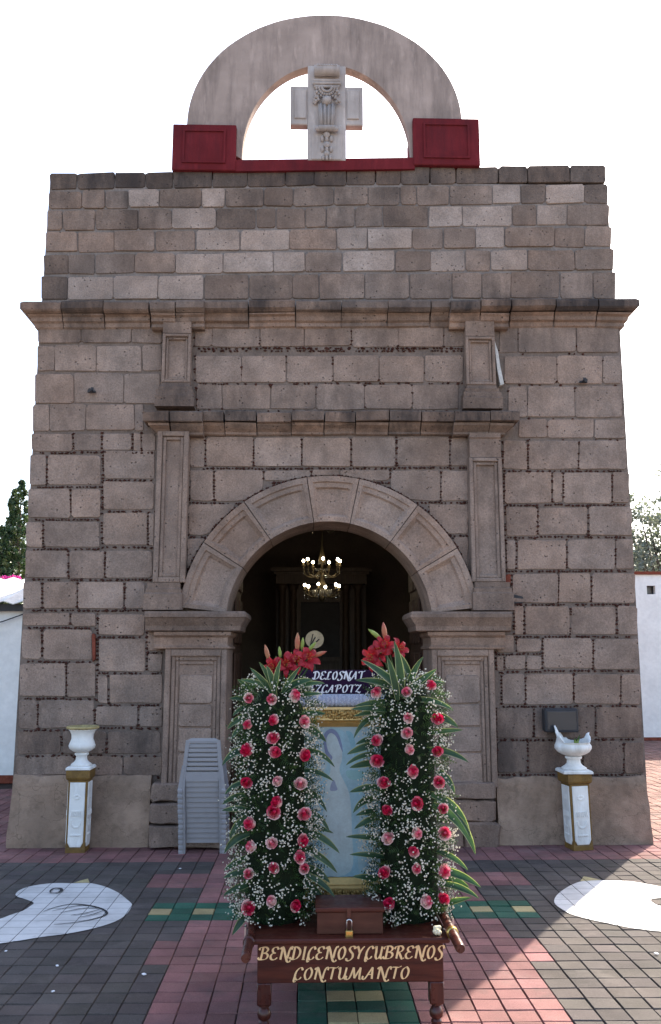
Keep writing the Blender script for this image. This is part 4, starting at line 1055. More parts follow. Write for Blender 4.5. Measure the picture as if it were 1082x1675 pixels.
for sx, px, py in ((-1, 402, 1568), (1, 754, 1552)):
    Yp = YF - .24; q = P(px, py, Yp); m = MB(); rr = .021
    m.tube([(q.x, Yp, q.z), (q.x, Yp + .01, q.z), (q.x, YF + DEP + .25, q.z)], [rr * .85, rr, rr], 16); pole = m.build('carrying_pole', M_LEGWOOD, litter); autosmooth(pole, 40)
    m = MB(); m.tube([(q.x, YF - .05, q.z), (q.x, YF - .02, q.z)], .026, 16); m.build('collar', M_BRASS if sx > 0 else M_LEGWOOD, pole, True)
    for yy in (YF + .1, YF + DEP - .15):
        m = MB(); xe = cxc + sx * (W2 - .015); m.box(min(xe, q.x + sx * .01), max(xe, q.x + sx * .01), yy, yy + .04, q.z - .028, q.z - .020); m.box(q.x + sx * .022, q.x + sx * .03, yy, yy + .04, q.z - .028, q.z + .02); m.build('pole_bracket', M_STEEL, litter)

# --- lettering drawn with a broad-nib pen
GL = {
 'B': (.72, [[(.18, 1), (.13, 0)], [(-.1, .78), (-.04, .95), (.14, 1.02), (.4, 1), (.56, .82), (.44, .6), (.16, .53)], [(.16, .53), (.48, .5), (.62, .3), (.5, .06), (.22, 0), (.0, .03), (-.1, .18)]]),
 'E': (.6, [[(.54, .82), (.42, 1), (.2, .97), (.1, .78), (.2, .57), (.38, .54)], [(.38, .54), (.12, .47), (.02, .25), (.12, .03), (.35, 0), (.54, .17)]]),
 'N': (.82, [[(.1, 0), (.14, 1)], [(-.02, .84), (.06, 1), (.2, .95), (.46, .25), (.62, -.13), (.78, -.2), (.88, -.06)], [(.62, .08), (.67, .7), (.78, 1.02), (.9, .98)]]),
 'D': (.7, [[(.14, 1), (.11, 0)], [(-.1, .8), (0, .98), (.3, 1), (.56, .76), (.58, .4), (.4, .08), (.12, 0), (-.06, .08), (-.1, .2)]]),
 'I': (.28, [[(.12, 1), (.1, 0)], [(.02, 1.0), (.22, 1.0)], [(.0, 0), (.22, 0)]]),
 'C': (.58, [[(.54, .8), (.44, 1), (.26, .95), (.1, .62), (.08, .22), (.22, -.01), (.4, .03), (.52, .2)], [(.09, .4), (.04, -.02), (.1, -.2), (.2, -.14)]]),
 'O': (.62, [[(.32, 1), (.12, .8), (.06, .4), (.18, .04), (.36, .03), (.5, .3), (.52, .7), (.38, .97), (.3, 1)]]),
 'S': (.56, [[(.54, .8), (.46, 1), (.24, 1), (.13, .8), (.24, .6), (.42, .38), (.42, .08), (.22, -.14), (.02, -.1), (-.02, .06)]]),
 'Y': (.62, [[(-.04, .9), (.06, 1), (.16, .8), (.28, .48)], [(.58, 1.02), (.42, .8), (.28, .46), (.22, 0)]]),
 'U': (.68, [[(-.02, .86), (.08, 1), (.12, .6), (.12, .2), (.24, 0), (.4, .1), (.5, .4)], [(.53, 1), (.5, .15), (.62, .0)]]),
 'R': (.7, [[(.18, 1), (.13, 0)], [(-.1, .78), (-.02, .96), (.16, 1.02), (.42, 1), (.55, .8), (.42, .58), (.16, .52)], [(.26, .52), (.42, .22), (.56, -.02), (.72, .06)]]),
 'T': (.62, [[(-.04, .8), (.02, .98), (.25, 1), (.5, .98), (.68, 1.1)], [(.34, 1), (.3, 0)]]),
 'M': (1.02, [[(-.14, .28), (-.18, .08), (-.04, -.02), (.1, .2), (.24, 1)], [(.24, 1), (.42, .08)], [(.42, .08), (.72, 1)], [(.72, 1), (.76, .1), (.9, .02)]]),
 'A': (.74, [[(-.12, .26), (-.14, .06), (.0, -.02), (.16, .3), (.44, 1)], [(.44, 1), (.52, .0)], [(.14, .36), (.52, .4)]]),
 'L': (.6, [[(.46, .84), (.36, 1), (.22, .85), (.17, .3), (.06, .0), (-.08, .06), (.04, .14), (.3, 0), (.56, .08)]]),
 'P': (.66, [[(.18, 1), (.13, 0)], [(-.1, .78), (-.02, .96), (.16, 1.02), (.44, 1), (.56, .78), (.42, .52), (.16, .46)]]),
 'Z': (.62, [[(.02, .84), (.1, 1), (.34, .94), (.54, 1), (.1, .06)], [(.1, .06), (.3, .1), (.5, -.04), (.62, .1)]]),
 ' ': (.3, [])}
def lettering(text, xa, xb, zb, zt_, y, name, mat, parent, slant=.1, pen=.10):
    h = zt_ - zb; adv = sum(GL[c][0] for c in text) + .1 * len(text); k = (xb - xa) / adv
    m = MB(); x = xa; dy = 0
    for ch in text:
        for st in GL[ch][1]:
            pts = smooth_poly([(p[0] + p[1] * slant, p[1]) for p in st], 7, False)
            pts = [Vector((x + p[0] * k, zb + p[1] * h)) for p in pts]; L, Rr = [], []
            for i, p in enumerate(pts):
                d = pts[min(i + 1, len(pts) - 1)] - pts[max(0, i - 1)]
                a = math.atan2(d.y, d.x); wd = h * pen * (.22 + .98 * abs(math.sin(a - .3))) / 2 * 1.5
                nn = Vector((-d.y, d.x)).normalized() * wd; L.append(p + nn); Rr.append(p - nn)
            n = len(pts); yy = y - dy; dy += .00025
            if dy > .0016: dy = 0
            m.add([(q.x, yy, q.y) for q in L] + [(q.x, yy, q.y) for q in Rr], [(i + n, i + n + 1, i + 1, i)[::1] for i in range(n - 1)])
        x += (GL[ch][0] + .1) * k
    return m.build(name, mat, parent)
def zpx(y, Y, x=573): return P(x, y, Y).z
yl = YF + .002
lettering('BENDICENOSYCUBRENOS', P(424, 1560, yl).x, P(727, 1560, yl).x, zpx(1568.5, yl), zpx(1548.5, yl), yl, 'lettering', M_LETTER, fb, .16, .112)
lettering('CONTUMANTO', P(480, 1590, yl).x, P(671, 1590, yl).x, zpx(1601.5, yl), zpx(1582.5, yl), yl, 'lettering', M_LETTER, fb, .16, .112)

# --- alms box with padlock
yb0 = YF + .05
x0, x1, z0, z1 = P(519, 1528, yb0).x, P(627, 1528, yb0).x, ZT + .001, zpx(1492, yb0)
alms = thing('alms_box', ((x0 + x1) / 2, yb0 + .1, ZT), 'brown wooden alms box with hasp on the table top', 'box')
m = MB(); m.box(x0, x1, yb0, yb0 + .2, z0, z1, 0, .003); m.build('box_body', M_BOXWOOD, alms)
m = MB(); m.box(x0 - .008, x1 + .008, yb0 - .008, yb0 + .208, z1 + .001, z1 + .02, 0, .004); m.build('lid', M_CARTWOOD, alms)
hx = P(571, 1500, yb0).x
m = MB(); m.box(hx - .009, hx + .009, yb0 - .012, yb0 - .0085, z1 - .02, z1 + .02); m.box(hx - .006, hx + .006, yb0 - .014, yb0 - .001, z1 - .028, z1 - .016); m.build('hasp', M_LEGWOOD, alms)
yp = yb0 - .022; zp0, zp1 = zpx(1533, yp), zpx(1522, yp)
lock = thing('padlock', (hx, yp, zp0), 'brass padlock with steel shackle hanging on the alms box', 'padlock')
m = MB(); m.box(hx - .0165, hx + .0165, yp - .008, yp + .008, zp0, zp1, 0, .003); m.build('lock_body', M_BRASS, lock)
zs = zpx(1504, yp); arc = [(hx - .0115, yp, zp1 - .002), (hx - .0115, yp, zs - .012)] + [(hx - .0115 * math.cos(math.pi * i / 8), yp, zs - .012 + .0115 * math.sin(math.pi * i / 8)) for i in range(1, 8)] + [(hx + .0115, yp, zs - .012), (hx + .0115, yp, zp1 - .002)]
m = MB(); m.tube(arc, .0034, 8); m.build('shackle', M_STEEL, lock, True)
q = P(715, 1524, YF + .03); m = MB()
for i in range(14): m.ball((q.x + rnd(-.014, .014), q.y + rnd(-.01, .01), ZT + .012 + rnd(0, .018)), rnd(.008, .012), 7, 5)
o = m.build('fallen_blossom', mat_noisy('cream_blossom', (.75, .66, .45), .15, 60, 200, .8, .2, 0), None, True); tag(o, 'cream blossom lying on right front corner of the table', 'flower')

# --- gilt framed picture
YP = -3.2; fx0, fx1, fz0, fz1 = rect(470, 1157, 648, 1472, YP)
fz0 = ZT + .002
pic = thing('framed_picture', ((fx0 + fx1) / 2, YP + .03, fz0), 'gilt framed pale blue picture of a veiled figure between the flower towers', 'picture')
fwid = .085
def bar(x0, x1, z0, z1, nm):
    pass
iz0, iz1 = zpx(1436, YP), zpx(1190, YP); ix0, ix1 = fx0 + .075, fx1 - .075
for nm, a in (('top', [(fx0, fz1), (fx1, fz1), (ix1, iz1), (ix0, iz1)]), ('bottom', [(fx1, fz0), (fx0, fz0), (ix0, iz0), (ix1, iz0)]), ('left', [(fx0, fz0), (fx0, fz1), (ix0, iz1), (ix0, iz0)]), ('right', [(fx1, fz1), (fx1, fz0), (ix1, iz0), (ix1, iz1)])):
    m = MB(); prof = [(0, .05), (0, .0), (.10, -.014), (.2, -.004), (.62, -.012), (.72, .004), (.74, .0), (.97, .018), (1, .04)]
    o0, o1, i1_, i0_ = [Vector(p) for p in a]
    rings = [[(lerp(o0.x, i0_.x, t), YP + y, lerp(o0.y, i0_.y, t)) for t, y in prof], [(lerp(o1.x, i1_.x, t), YP + y, lerp(o1.y, i1_.y, t)) for t, y in prof]]
    m.loft(rings); o = m.build('frame_rail', [M_GOLDFLAT], pic)
    # carved scrolls along the rail
    m = MB(); n = int((o1 - o0).length / .012); dr_ = (o1 - o0).normalized(); ln = (o1 - o0).length
    for i in range(n):
        s_ = (i + .5) / n; 
        for r_ in range(3):
            t = .24 + .12 * r_ + rnd(-.04, .04)
            p = o0.lerp(o1, s_).lerp(i0_.lerp(i1_, s_), t); w0 = .3 + .9 * math.exp(-((s_ - .5) / .18) ** 2)
            m.ball((p.x + rnd(-.003, .003), YP - .008 - .006 * w0 * rnd(.2, 1), p.y + rnd(-.003, .003)), rnd(.005, .008) * (1 + .3 * w0), 6, 4, 0, (1.3, .7, .8) if r_ % 2 else (.8, .7, 1.3))
    m.build('carved_scrolls', M_GOLD, o, True)
m = MB(); m.add([(ix0 - .01, YP + .03, iz0 - .01), (ix1 + .01, YP + .03, iz0 - .01), (ix1 + .01, YP + .03, iz1 + .01), (ix0 - .01, YP + .03, iz1 + .01)], [(0, 1, 2, 3)])
s = NT('reflection_paled_print'); p_ = s.pos(); zz_ = s.n('ShaderNodeSeparateXYZ', None, Vector=p_).outputs['Z']
a_ = s.mix(s.mr(s.noise(6, 5, p_), .3, .7, 0, 1), (.40, .58, .68), (.50, .66, .73))  # pale low contrast tones stand in for reflection on the picture glass
a_ = s.mix(s.math('MULTIPLY', s.mr(zz_, iz0, iz0 + .10, 1, 0), s.mr(s.noise(38, 5, p_), .4, .55, 0, 1)), a_, (.14, .24, .45))
M_PRINT = s.done(a_, .35, .5)
canvas = m.build('picture_print', M_PRINT, pic)
def flat(pts, y, nm, c, n=4):
    m = MB(); w_ = smooth_poly([(P(a, b, YP + .03).x, P(a, b, YP + .03).z) for a, b in pts], n)
    ar = sum(a[0] * b[1] - b[0] * a[1] for a, b in zip(w_, w_[1:] + w_[:1]))
    if ar < 0: w_ = w_[::-1]
    m.add([(a, YP + .03 - y, b) for a, b in w_], [list(range(len(w_)))])
    m.build(nm, mat_noisy(nm + '_ink', c, .14, 14, 90, .4, .5, 0), canvas)
flat([(538, 1192), (556, 1192), (572, 1206), (580, 1232), (590, 1262), (600, 1290), (604, 1340), (600, 1400), (590, 1430), (520, 1430), (516, 1390), (518, 1330), (522, 1280), (536, 1250), (532, 1215)], .002, 'blue_mantle', (.34, .57, .69))
flat([(531, 1201), (540, 1193), (550, 1197), (558, 1212), (560, 1240), (556, 1262), (572, 1300), (576, 1360), (574, 1425), (526, 1425), (528, 1350), (532, 1290), (541, 1258), (535, 1235), (530, 1215)], .004, 'pale_robe', (.53, .66, .71))
flat([(530, 1205), (534, 1196), (544, 1192), (553, 1199), (559, 1215), (561, 1230), (557, 1222), (551, 1206), (543, 1199), (537, 1202), (534, 1212), (537, 1228), (544, 1238), (540, 1244), (532, 1230)], .006, 'violet_veil_line', (.20, .26, .46))
flat([(541, 1285), (546, 1275), (550, 1284), (552, 1292), (541, 1293)], .006, 'folded_hands', (.27, .34, .52))
flat([(568, 1260), (598, 1262), (602, 1272), (585, 1276), (570, 1272)], .006, 'teal_fold', (.28, .53, .58))
flat([(566, 1196), (577, 1200), (584, 1226), (592, 1246), (586, 1250), (576, 1226), (570, 1206)], .006, 'mantle_fold', (.26, .52, .65))
flat([(585, 1372), (592, 1300), (597, 1330), (597, 1425), (588, 1428)], .006, 'hem_fold', (.42, .60, .68))
# --- violet sign with lace above the frame
YS = YP + .05; sx0, sx1, sz0, sz1 = rect(478, 1096, 640, 1135, YS)
sign = thing('violet_sign', ((sx0 + sx1) / 2, YS, fz1), 'dark violet sign with white lettering and lace trim above the gilt frame', 'sign')
m = MB(); m.box(sx0, sx1, YS, YS + .02, sz0, sz1, 0, .003); sb = m.build('board', M_SIGN, sign)
lettering('DELOSNAT', P(513, 1105, YS).x, P(596, 1105, YS).x, zpx(1111, YS), zpx(1098.5, YS), YS - .002, 'lettering', M_WHITELETTER, sb, .16, .125)
lettering('AZCAPOTZ', P(503, 1125, YS).x, P(591, 1125, YS).x, zpx(1132.5, YS), zpx(1120.5, YS), YS - .002, 'lettering', M_WHITELETTER, sb, .16, .125)
m = MB(); lz0, lz1 = fz1 + .002, sz0 - .001; nn = 80; ring0 = []; 
for i in range(nn + 1):
    x_ = lerp(sx0, sx1, i / nn); ring0.append([(x_, YS - .012 + .004 * math.sin(i * 1.9), lz1), (x_, YS - .022 + .007 * math.sin(i * 1.9), lerp(lz0, lz1, .3)), (x_, YS - .02 + .007 * math.sin(i * 1.9), lz0), (x_, YS + .01, lz0), (x_, YS + .01, lz1)])
m.loft(ring0); m.build('lace_trim', M_LACE, sign, True)

# ================================================================== FLOWER TOWERS
def rose_mesh(seed):
    rg = random.Random(seed); vs, fs, tone = [], [], []
    def petal(a, r0, r1, h, wd, curl, tn):
        b = len(vs); nu, nv = 5, 4
        for v in range(nv + 1):
            t = v / nv
            rr = lerp(r0, r1, t ** .7) + curl * t ** 4; z = h * (t ** .85) - abs(curl) * .5 * t ** 5
            for u_ in range(nu + 1):
                s_ = (u_ / nu - .5) * 2; aa = a + s_ * wd * (.55 + .45 * math.sin(math.pi * min(1, t * .8 + .15)))
                zz = z - .004 * s_ * s_ * t
                vs.append((rr * math.cos(aa), rr * math.sin(aa), zz)); tone.append(min(1, max(0, tn + .35 * (t - .5) + rg.uniform(-.05, .05))))
        for v in range(nv):
            for u_ in range(nu):
                p = b + v * (nu + 1) + u_; fs.append((p, p + 1, p + nu + 2, p + nu + 1))
    for k in range(3): petal(k * 2.1 + rg.uniform(-.3, .3), .007, .0028 + .001 * k, .046 - .001 * k, 1.5, .000, .80)
    for k in range(3): petal(k * 2.1 + 1 + rg.uniform(-.3, .3), .010, .0085, .046 - rg.uniform(0, .002), 1.3, .001, .80)
    for k in range(4): petal(k * 1.6 + rg.uniform(-.3, .3), .013, .0145, .045 - rg.uniform(0, .003), 1.0, .002, .66)
    for k in range(5): petal(k * 1.26 + .5 + rg.uniform(-.2, .2), .016, .0205, .042 - rg.uniform(0, .003), .85, .004, .46)
    for k in range(5): petal(k * 1.26 + rg.uniform(-.2, .2), .017, .0255, .035 - rg.uniform(0, .007), .8, .007, .24 + rg.uniform(-.1, .12))
    b = len(vs)
    for i in range(5):
        for j in range(8): a = j * .785 + i * .4; q = .0075 * math.cos(i * .36); vs.append((q * math.cos(a), q * math.sin(a), .036 + .011 * math.sin(i * .36))); tone.append(.8)
    for i in range(4):
        for j in range(8): fs.append((b + i * 8 + j, b + i * 8 + (j + 1) % 8, b + i * 8 + 8 + (j + 1) % 8, b + i * 8 + 8 + j))
    me = bpy.data.meshes.new('rose'); me.from_pydata(vs, [], fs); me.materials.append(M_ROSE)
    at = me.attributes.new('tone', 'FLOAT', 'POINT'); at.data.foreach_set('value', tone)
    me.polygons.foreach_set('use_smooth', [True] * len(fs)); me.update(); return me
ROSES = [rose_mesh(i) for i in range(4)]
def blade(L, W, sag, n=10):
    """long variegated leaf growing along +x and drooping towards -y; green middle, cream edges"""
    m = MB()
    for i in range(n + 1):
        t = i / n; wd = W * (math.sin(math.pi * min(1, .14 + .86 * t)) ** .7) * (1 - .2 * t) + .0006
        if i == n: wd = .0005
        c = Vector((L * (t - .18 * sag * t * t), -sag * L * .5 * t * t)); d = Vector((1 - .36 * sag * t, -sag * t)).normalized(); nn = Vector((-d.y, d.x))
        for s_ in (-1, -.8, 0, .8, 1):
            p = c + nn * s_ * wd; m.v.append(Vector((p.x, p.y, abs(s_) * wd * .5 + .16 * L * t * (1 - t))))
    for i in range(n):
        for k in range(4): p = i * 5 + k; m.f.append([p, p + 1, p + 6, p + 5]); m.m.append(1 if k in (0, 3) else 0)
    me = m.mesh('blade_leaf', [M_LEAF, M_LEAFEDGE], True); return me, Vector((L * (1 - .18 * sag), -sag * L * .5))
BLADES = [[blade(.20, w_, s_) for s_ in (.15, .5, .95)] for w_ in (.0165, .026)]
def lily_mesh(seed):
    rg = random.Random(seed); m = MB()
    for k in range(6):
        a = k * math.pi / 3 + rg.uniform(-.1, .1); L = .075 * rg.uniform(.9, 1.1); n = 7; b = len(m.v)
        rec = rg.uniform(.5, 1.0)
        for i in range(n + 1):
            t = i / n; r_ = .006 + L * (t * .85) ; z = .055 * math.sin(t * 1.9) - rec * .035 * t ** 3; wd = .019 * math.sin(math.pi * (.08 + .9 * t)) ** .8 * (1 if k % 2 else .8)
            for s_ in (-1, 0, 1): m.v.append(Vector((r_ * math.cos(a) - s_ * wd * math.sin(a), r_ * math.sin(a) + s_ * wd * math.cos(a), z + abs(s_) * .005)))
        for i in range(n):
            for q in range(2): p = b + i * 3 + q; m.f.append([p, p + 1, p + 4, p + 3]); m.m.append(0)
    for k in range(6):
        a = k * 1.05 + .4; m.tube([(0, 0, .01), (.014 * math.cos(a), .014 * math.sin(a), .06)], .0012, 4, 1); m.ball((.015 * math.cos(a), .015 * math.sin(a), .062), .004, 5, 4, 1, (1, 1, 1.6))
    return m.mesh('lily', [M_LILY, M_STAMEN], True)
LILIES = [lily_mesh(1), lily_mesh(2)]
def bud_mesh(mt):
    m = MB(); m.lathe([(.003, 0), (.008, .01), (.0115, .03), (.0115, .05), (.008, .068), (.003, .082), (.0005, .086)], (0, 0, 0), 9, 0, 6, .12); return m.mesh('lily_bud', [mt], True)
BUDR, BUDG = bud_mesh(M_BUDRED), bud_mesh(M_BUDGREEN)
def zrot(d, roll=0.0): return (Vector(d).normalized().to_track_quat('Z', 'Y') @ Matrix.Rotation(roll, 3, 'Z').to_quaternion()).to_euler()
def xrot(d, up=Vector((0, 0, 1))):
    x = Vector(d).normalized(); y = up.cross(x)
    if y.length < 1e-3: y = Vector((0, 1, 0))
    y.normalize(); z = x.cross(y); return Matrix((x, y, z)).transposed().to_euler()
def tower(cx, rad, ztop, roses, lilies, buds, label, seed, edge_leaves, topx):
    rg = random.Random(seed); YT = -3.41; zb = ZT
    t = thing('flower_tower', (cx, YT, zb), label, 'flowers', 'flower towers on the litter table')
    def rad_at(z):
        f = (z - zb) / (ztop - zb); return rad * (1.02 - .10 * f) * (1 if f < .86 else math.sqrt(max(.05, 1 - ((f - .86) / .16) ** 2)) * .8 + .2) * (.82 + .18 * min(1, f / .06))
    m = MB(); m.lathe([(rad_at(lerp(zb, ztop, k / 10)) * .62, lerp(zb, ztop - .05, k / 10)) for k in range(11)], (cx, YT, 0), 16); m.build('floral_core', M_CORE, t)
    # fern fronds: many small blades through the outer shell
    m = MB()
    for i in range(1500):
        z = rg.uniform(zb + .005, ztop - .02); a = rg.uniform(0, 2 * math.pi); r_ = rad_at(z) * rg.uniform(.58, .86)
        o = Vector((cx + r_ * math.cos(a), YT + r_ * math.sin(a), z)); d = Vector((math.cos(a), math.sin(a), rg.uniform(-.5, .7))).normalized()
        d = (d + Vector((rg.uniform(-.6, .6), rg.uniform(-.6, .6), rg.uniform(-.4, .4)))).normalized(); L = rg.uniform(.04, .085); s_ = d.cross(Vector((rg.uniform(-1, 1), rg.uniform(-1, 1), rg.uniform(-1, 1)))).normalized()
        up = d.cross(s_); mi = 1 if rg.random() < .3 else 0
        for k in range(5):
            p = o + d * L * (k / 5); l2 = L * .36 * (1 - k / 6)
            for sg in (-1, 1):
                e = p + (s_ * sg + d * .75).normalized() * l2; w_ = d * .0032
                m.add([p - w_, p + w_, e], [(0, 1, 2)], mi)
    o = m.build('fern_foliage', [M_FERN, M_FERN2], t); o['kind'] = 'stuff'
    # tiny white blossom in clouds
    m = MB(); rp = [(P(a, b, YT - rad * .9).x, P(a, b, YT - rad * .9).z) for a, b in roses]
    for i in range(820):
        z = rg.uniform(zb + .02, ztop - .01); a = rg.uniform(0, 2 * math.pi); r_ = rad_at(z) * rg.uniform(.84, 1.02)
        c = Vector((cx + r_ * math.cos(a), YT + r_ * math.sin(a), z))
        for k in range(rg.randint(2, 9)):
            p = c + Vector((rg.gauss(0, .014), rg.gauss(0, .012), rg.gauss(0, .016)))
            if p.y < YT and any((p.x - x_) ** 2 + (p.z - z_) ** 2 < .0004 for x_, z_ in rp) and rg.random() < .85: continue
            s_ = rg.uniform(.0030, .0060); m.octa(p, s_, s_, s_, 0, Euler((rg.random(), rg.random(), rg.random())).to_matrix())
    o = m.build('baby_breath', M_PUFF, t, True); o['kind'] = 'stuff'
    for a, b in roses:
        q = P(a, b, YT - rad * .85); dx = max(-.97, min(.97, (q.x - cx) / rad_at(q.z)))
        y = YT - rad_at(q.z) * math.sqrt(1 - dx * dx) * .93; q = P(a, b, y)
        d = Vector((dx * .5 + rg.choice((-1, 1)) * rg.uniform(.2, 1.0), -1, rg.uniform(-.1, 1.1)))
        place(ROSES[rg.randrange(4)], 'rose', q - d.normalized() * .026, t, None, zrot(d, rg.uniform(0, 6)), rg.uniform(.78, 1.1))
    for (a, b, tx, ty, dep, sz, sg) in edge_leaves:      # root pixel, tip pixel
        y0 = YT - dep; p0 = P(a, b, y0); p1 = P(tx, ty, y0 - .02); p0 = p0 + (p0 - p1) * .35; d = p1 - p0; L = d.length
        me, tip = BLADES[1 if L < .15 else 0][min(sg, 2)]; k = L / tip.length; flip = 1 if d.x >= 0 else -1
        x = d.normalized(); up = Vector((rg.uniform(-.3, .3), -1, rg.uniform(.2, .7))); y = up.cross(x).normalized(); z = x.cross(y)
        fr = Matrix((x, y, z)).transposed() @ Matrix.Rotation(-math.atan2(tip.y, tip.x) * flip, 3, 'Z')
        wdt = sz * rg.uniform(.9, 1.15)
        o = place(me, 'blade_leaf', p0, t); o.rotation_euler = fr.to_euler(); o.scale = (k, k * flip * 1.0, k)
    for (a, b, dx, dz) in lilies:
        q = P(a, b, YT - .03); d = Vector((dx, -1, dz)); place(LILIES[rg.randrange(2)], 'lily', q - d.normalized() * .02, t, None, zrot(d, rg.uniform(0, 6)), rg.uniform(.78, 1.0))
        m = MB(); m.tube([q - d.normalized() * .02, (q.x, YT + .0, lerp(q.z, ztop, .6)), (lerp(q.x, cx, .5), YT, ztop - .08)], .004, 6); m.build('stem', M_STEM, t, True)
    for (a, b, dx, dz, g_, sz) in buds:
        q = P(a, b, YT - .02); d = Vector((dx, -.2, dz)); q = q - d.normalized() * .043 * sz
        place(BUDG if g_ else BUDR, 'lily_bud', q, t, None, zrot(d), sz)
        m = MB(); m.tube([q, (lerp(q.x, cx, .3), YT - .01, lerp(q.z, ztop - .05, .5)), (lerp(q.x, cx, .6), YT, ztop - .06)], .0035, 6); m.build('stem', M_STEM, t, True)
    return t
S = 3.864
RL = [(340 + a / S, 1020 + b / S) for a, b in ((262, 470), (403, 480), (553, 455), (412, 605), (615, 620), (245, 632), (412, 720), (245, 797), (425, 810), (617, 830), (247, 1003), (437, 993), (587, 1010))] + \
     [(340 + a / S, 1280 + b / S) for a, b in ((433, 122), (417, 190), (612, 198), (262, 257), (268, 405), (403, 380), (605, 365), (585, 472), (607, 545), (260, 572), (422, 538), (398, 750), (560, 782), (255, 790))]
RR = [(540 + a / S, 1020 + b / S) for a, b in ((290, 435), (485, 430), (645, 385), (493, 597), (485, 690), (680, 600), (297, 735), (510, 793), (680, 805), (297, 870), (527, 935), (340, 1003), (687, 1005))] + \
     [(540 + a / S, 1280 + b / S) for a, b in ((365, 170), (550, 133), (715, 160), (555, 318), (725, 322), (365, 352), (533, 435), (555, 548), (343, 565), (727, 560), (370, 768), (612, 752), (725, 730))]
ELL = [(400, 1150, 375, 1143, .05, 1, 2), (402, 1128, 388, 1111, .03, 1, 2), (398, 1160, 381, 1172, .05, 1, 1), (396, 1175, 372, 1193, .06, 1, 1), (398, 1190, 379, 1209, .08, 1, 1), (395, 1233, 364, 1252, .07, 1, 2), (392, 1285, 368, 1300, .08, 1, 1),
       (392, 1305, 364, 1316, .06, 1, 1), (394, 1325, 363, 1326, .09, 1, 0), (396, 1345, 376, 1372, .05, 1, 1), (398, 1372, 367, 1396, .09, 1, 2), (396, 1408, 366, 1425, .06, 1, 0), (398, 1428, 365, 1436, .1, 1.2, 0), (400, 1450, 366, 1464, .06, 1, 0), (402, 1500, 380, 1530, .1, 1.2, 0),
       (440, 1128, 409, 1092, .1, 1.1, 0), (444, 1125, 424, 1083, .12, 1.2, 1), (452, 1122, 460, 1078, .14, 1.1, 0), (470, 1122, 492, 1090, .14, 1.2, 0), (430, 1125, 392, 1112, .08, 1, 1), (478, 1126, 512, 1112, .12, 1.2, 1), (484, 1130, 532, 1118, .12, 1.1, 1), (488, 1140, 528, 1135, .1, 1.1, 0), (446, 1120, 436, 1088, .14, 1.1, 0),
       (505, 1195, 534, 1214, .0, 1, 1), (508, 1235, 548, 1255, .02, 1.1, 2), (510, 1265, 546, 1278, .04, 1, 1), (508, 1300, 535, 1328, .02, 1, 1), (506, 1335, 540, 1362, .04, 1.1, 2), (508, 1352, 546, 1363, .0, 1.3, 0), (512, 1368, 556, 1396, .06, 1.1, 1), (512, 1398, 552, 1428, .06, 1.1, 1), (508, 1425, 540, 1444, .02, 1, 1), (512, 1440, 548, 1468, .08, 1.1, 1), (505, 1168, 534, 1168, .05, 1, 0), (506, 1448, 532, 1474, .02, 1, 0)]
ELR = [(648, 1128, 590, 1079, .12, 1.2, 0), (646, 1126, 633, 1072, .14, 1.3, 0), (652, 1122, 645, 1048, .1, 1.0, 0), (672, 1128, 715, 1094, .13, 1.3, 0), (675, 1118, 693, 1074, .06, 1.1, 1), (680, 1130, 728, 1116, .1, 1.1, 1), (690, 1150, 742, 1162, .09, 1.1, 1), (640, 1130, 582, 1113, .1, 1.1, 1), (626, 1150, 580, 1155, .04, 1.1, 0), (622, 1162, 574, 1160, .06, .9, 0), (664, 1105, 640, 1058, .05, 1, 1),
       (715, 1174, 750, 1190, .08, 1, 1), (718, 1198, 758, 1194, .07, 1, 0), (716, 1232, 767, 1247, .09, 1, 1), (724, 1270, 744, 1298, .06, .7, 1), (722, 1318, 770, 1372, .1, 1.1, 2), (726, 1338, 778, 1398, .1, 1.1, 2), (728, 1400, 766, 1424, .09, 1.4, 1), (728, 1430, 787, 1452, .1, 1.6, 1), (736, 1452, 784, 1470, .1, 1.1, 1), (728, 1480, 772, 1468, .06, 1.4, 0), (732, 1440, 768, 1452, .06, 1, 1),
       (610, 1180, 579, 1208, .02, 1, 2), (604, 1210, 582, 1218, .0, 1.2, 0), (602, 1222, 568, 1234, .04, 1, 0), (602, 1238, 566, 1252, .04, 1, 1), (604, 1250, 572, 1256, .02, 1, 0), (606, 1290, 572, 1296, .04, 1.1, 0), (604, 1312, 578, 1330, .0, .9, 2), (606, 1328, 582, 1334, .02, 1, 0), (606, 1342, 580, 1356, .04, 1, 0), (606, 1372, 566, 1369, .06, 1.1, 0), (616, 1402, 572, 1398, .06, 1.4, 0), (606, 1438, 577, 1434, .04, 1.1, 0), (620, 1165, 578, 1172, .03, .9, 0)]
LLx = [(503, 1078, .25, .35), (470, 1088, -.1, .35), (449, 1093, -.5, .3), (486, 1084, .0, .5)]
BLx = [(437, 1068, -.25, 1, 0, 1.0), (458, 1067, -.1, 1, 1, .7), (487, 1051, 0, 1, 0, 1.15), (495, 1053, .1, 1, 1, .75), (522, 1070, 1, .35, 0, .95), (452, 1081, .0, 1, 1, .55), (510, 1058, .8, .9, 1, .8), (474, 1074, .5, 1, 1, .6)]
LRx = [(630, 1056, -.1, .4), (612, 1076, -.7, .1), (652, 1062, .6, .3), (622, 1066, -.3, .2)]
BRx = [(629, 1033, -.12, 1, 0, 1.1), (613, 1037, -.8, .6, 1, .95), (659, 1072, .2, 1, 0, .6)]
tower(P(452, 1330, -3.41).x, .228, zpx(1106, -3.41), RL, LLx, BLx, 'tall tower of pink roses and white blossom left of the gilt frame', 21, ELL, 460)
tower(P(668, 1330, -3.41).x, .222, zpx(1098, -3.41), RR, LRx, BRx, 'tall tower of pink roses and white blossom right of the gilt frame', 22, ELR, 640)

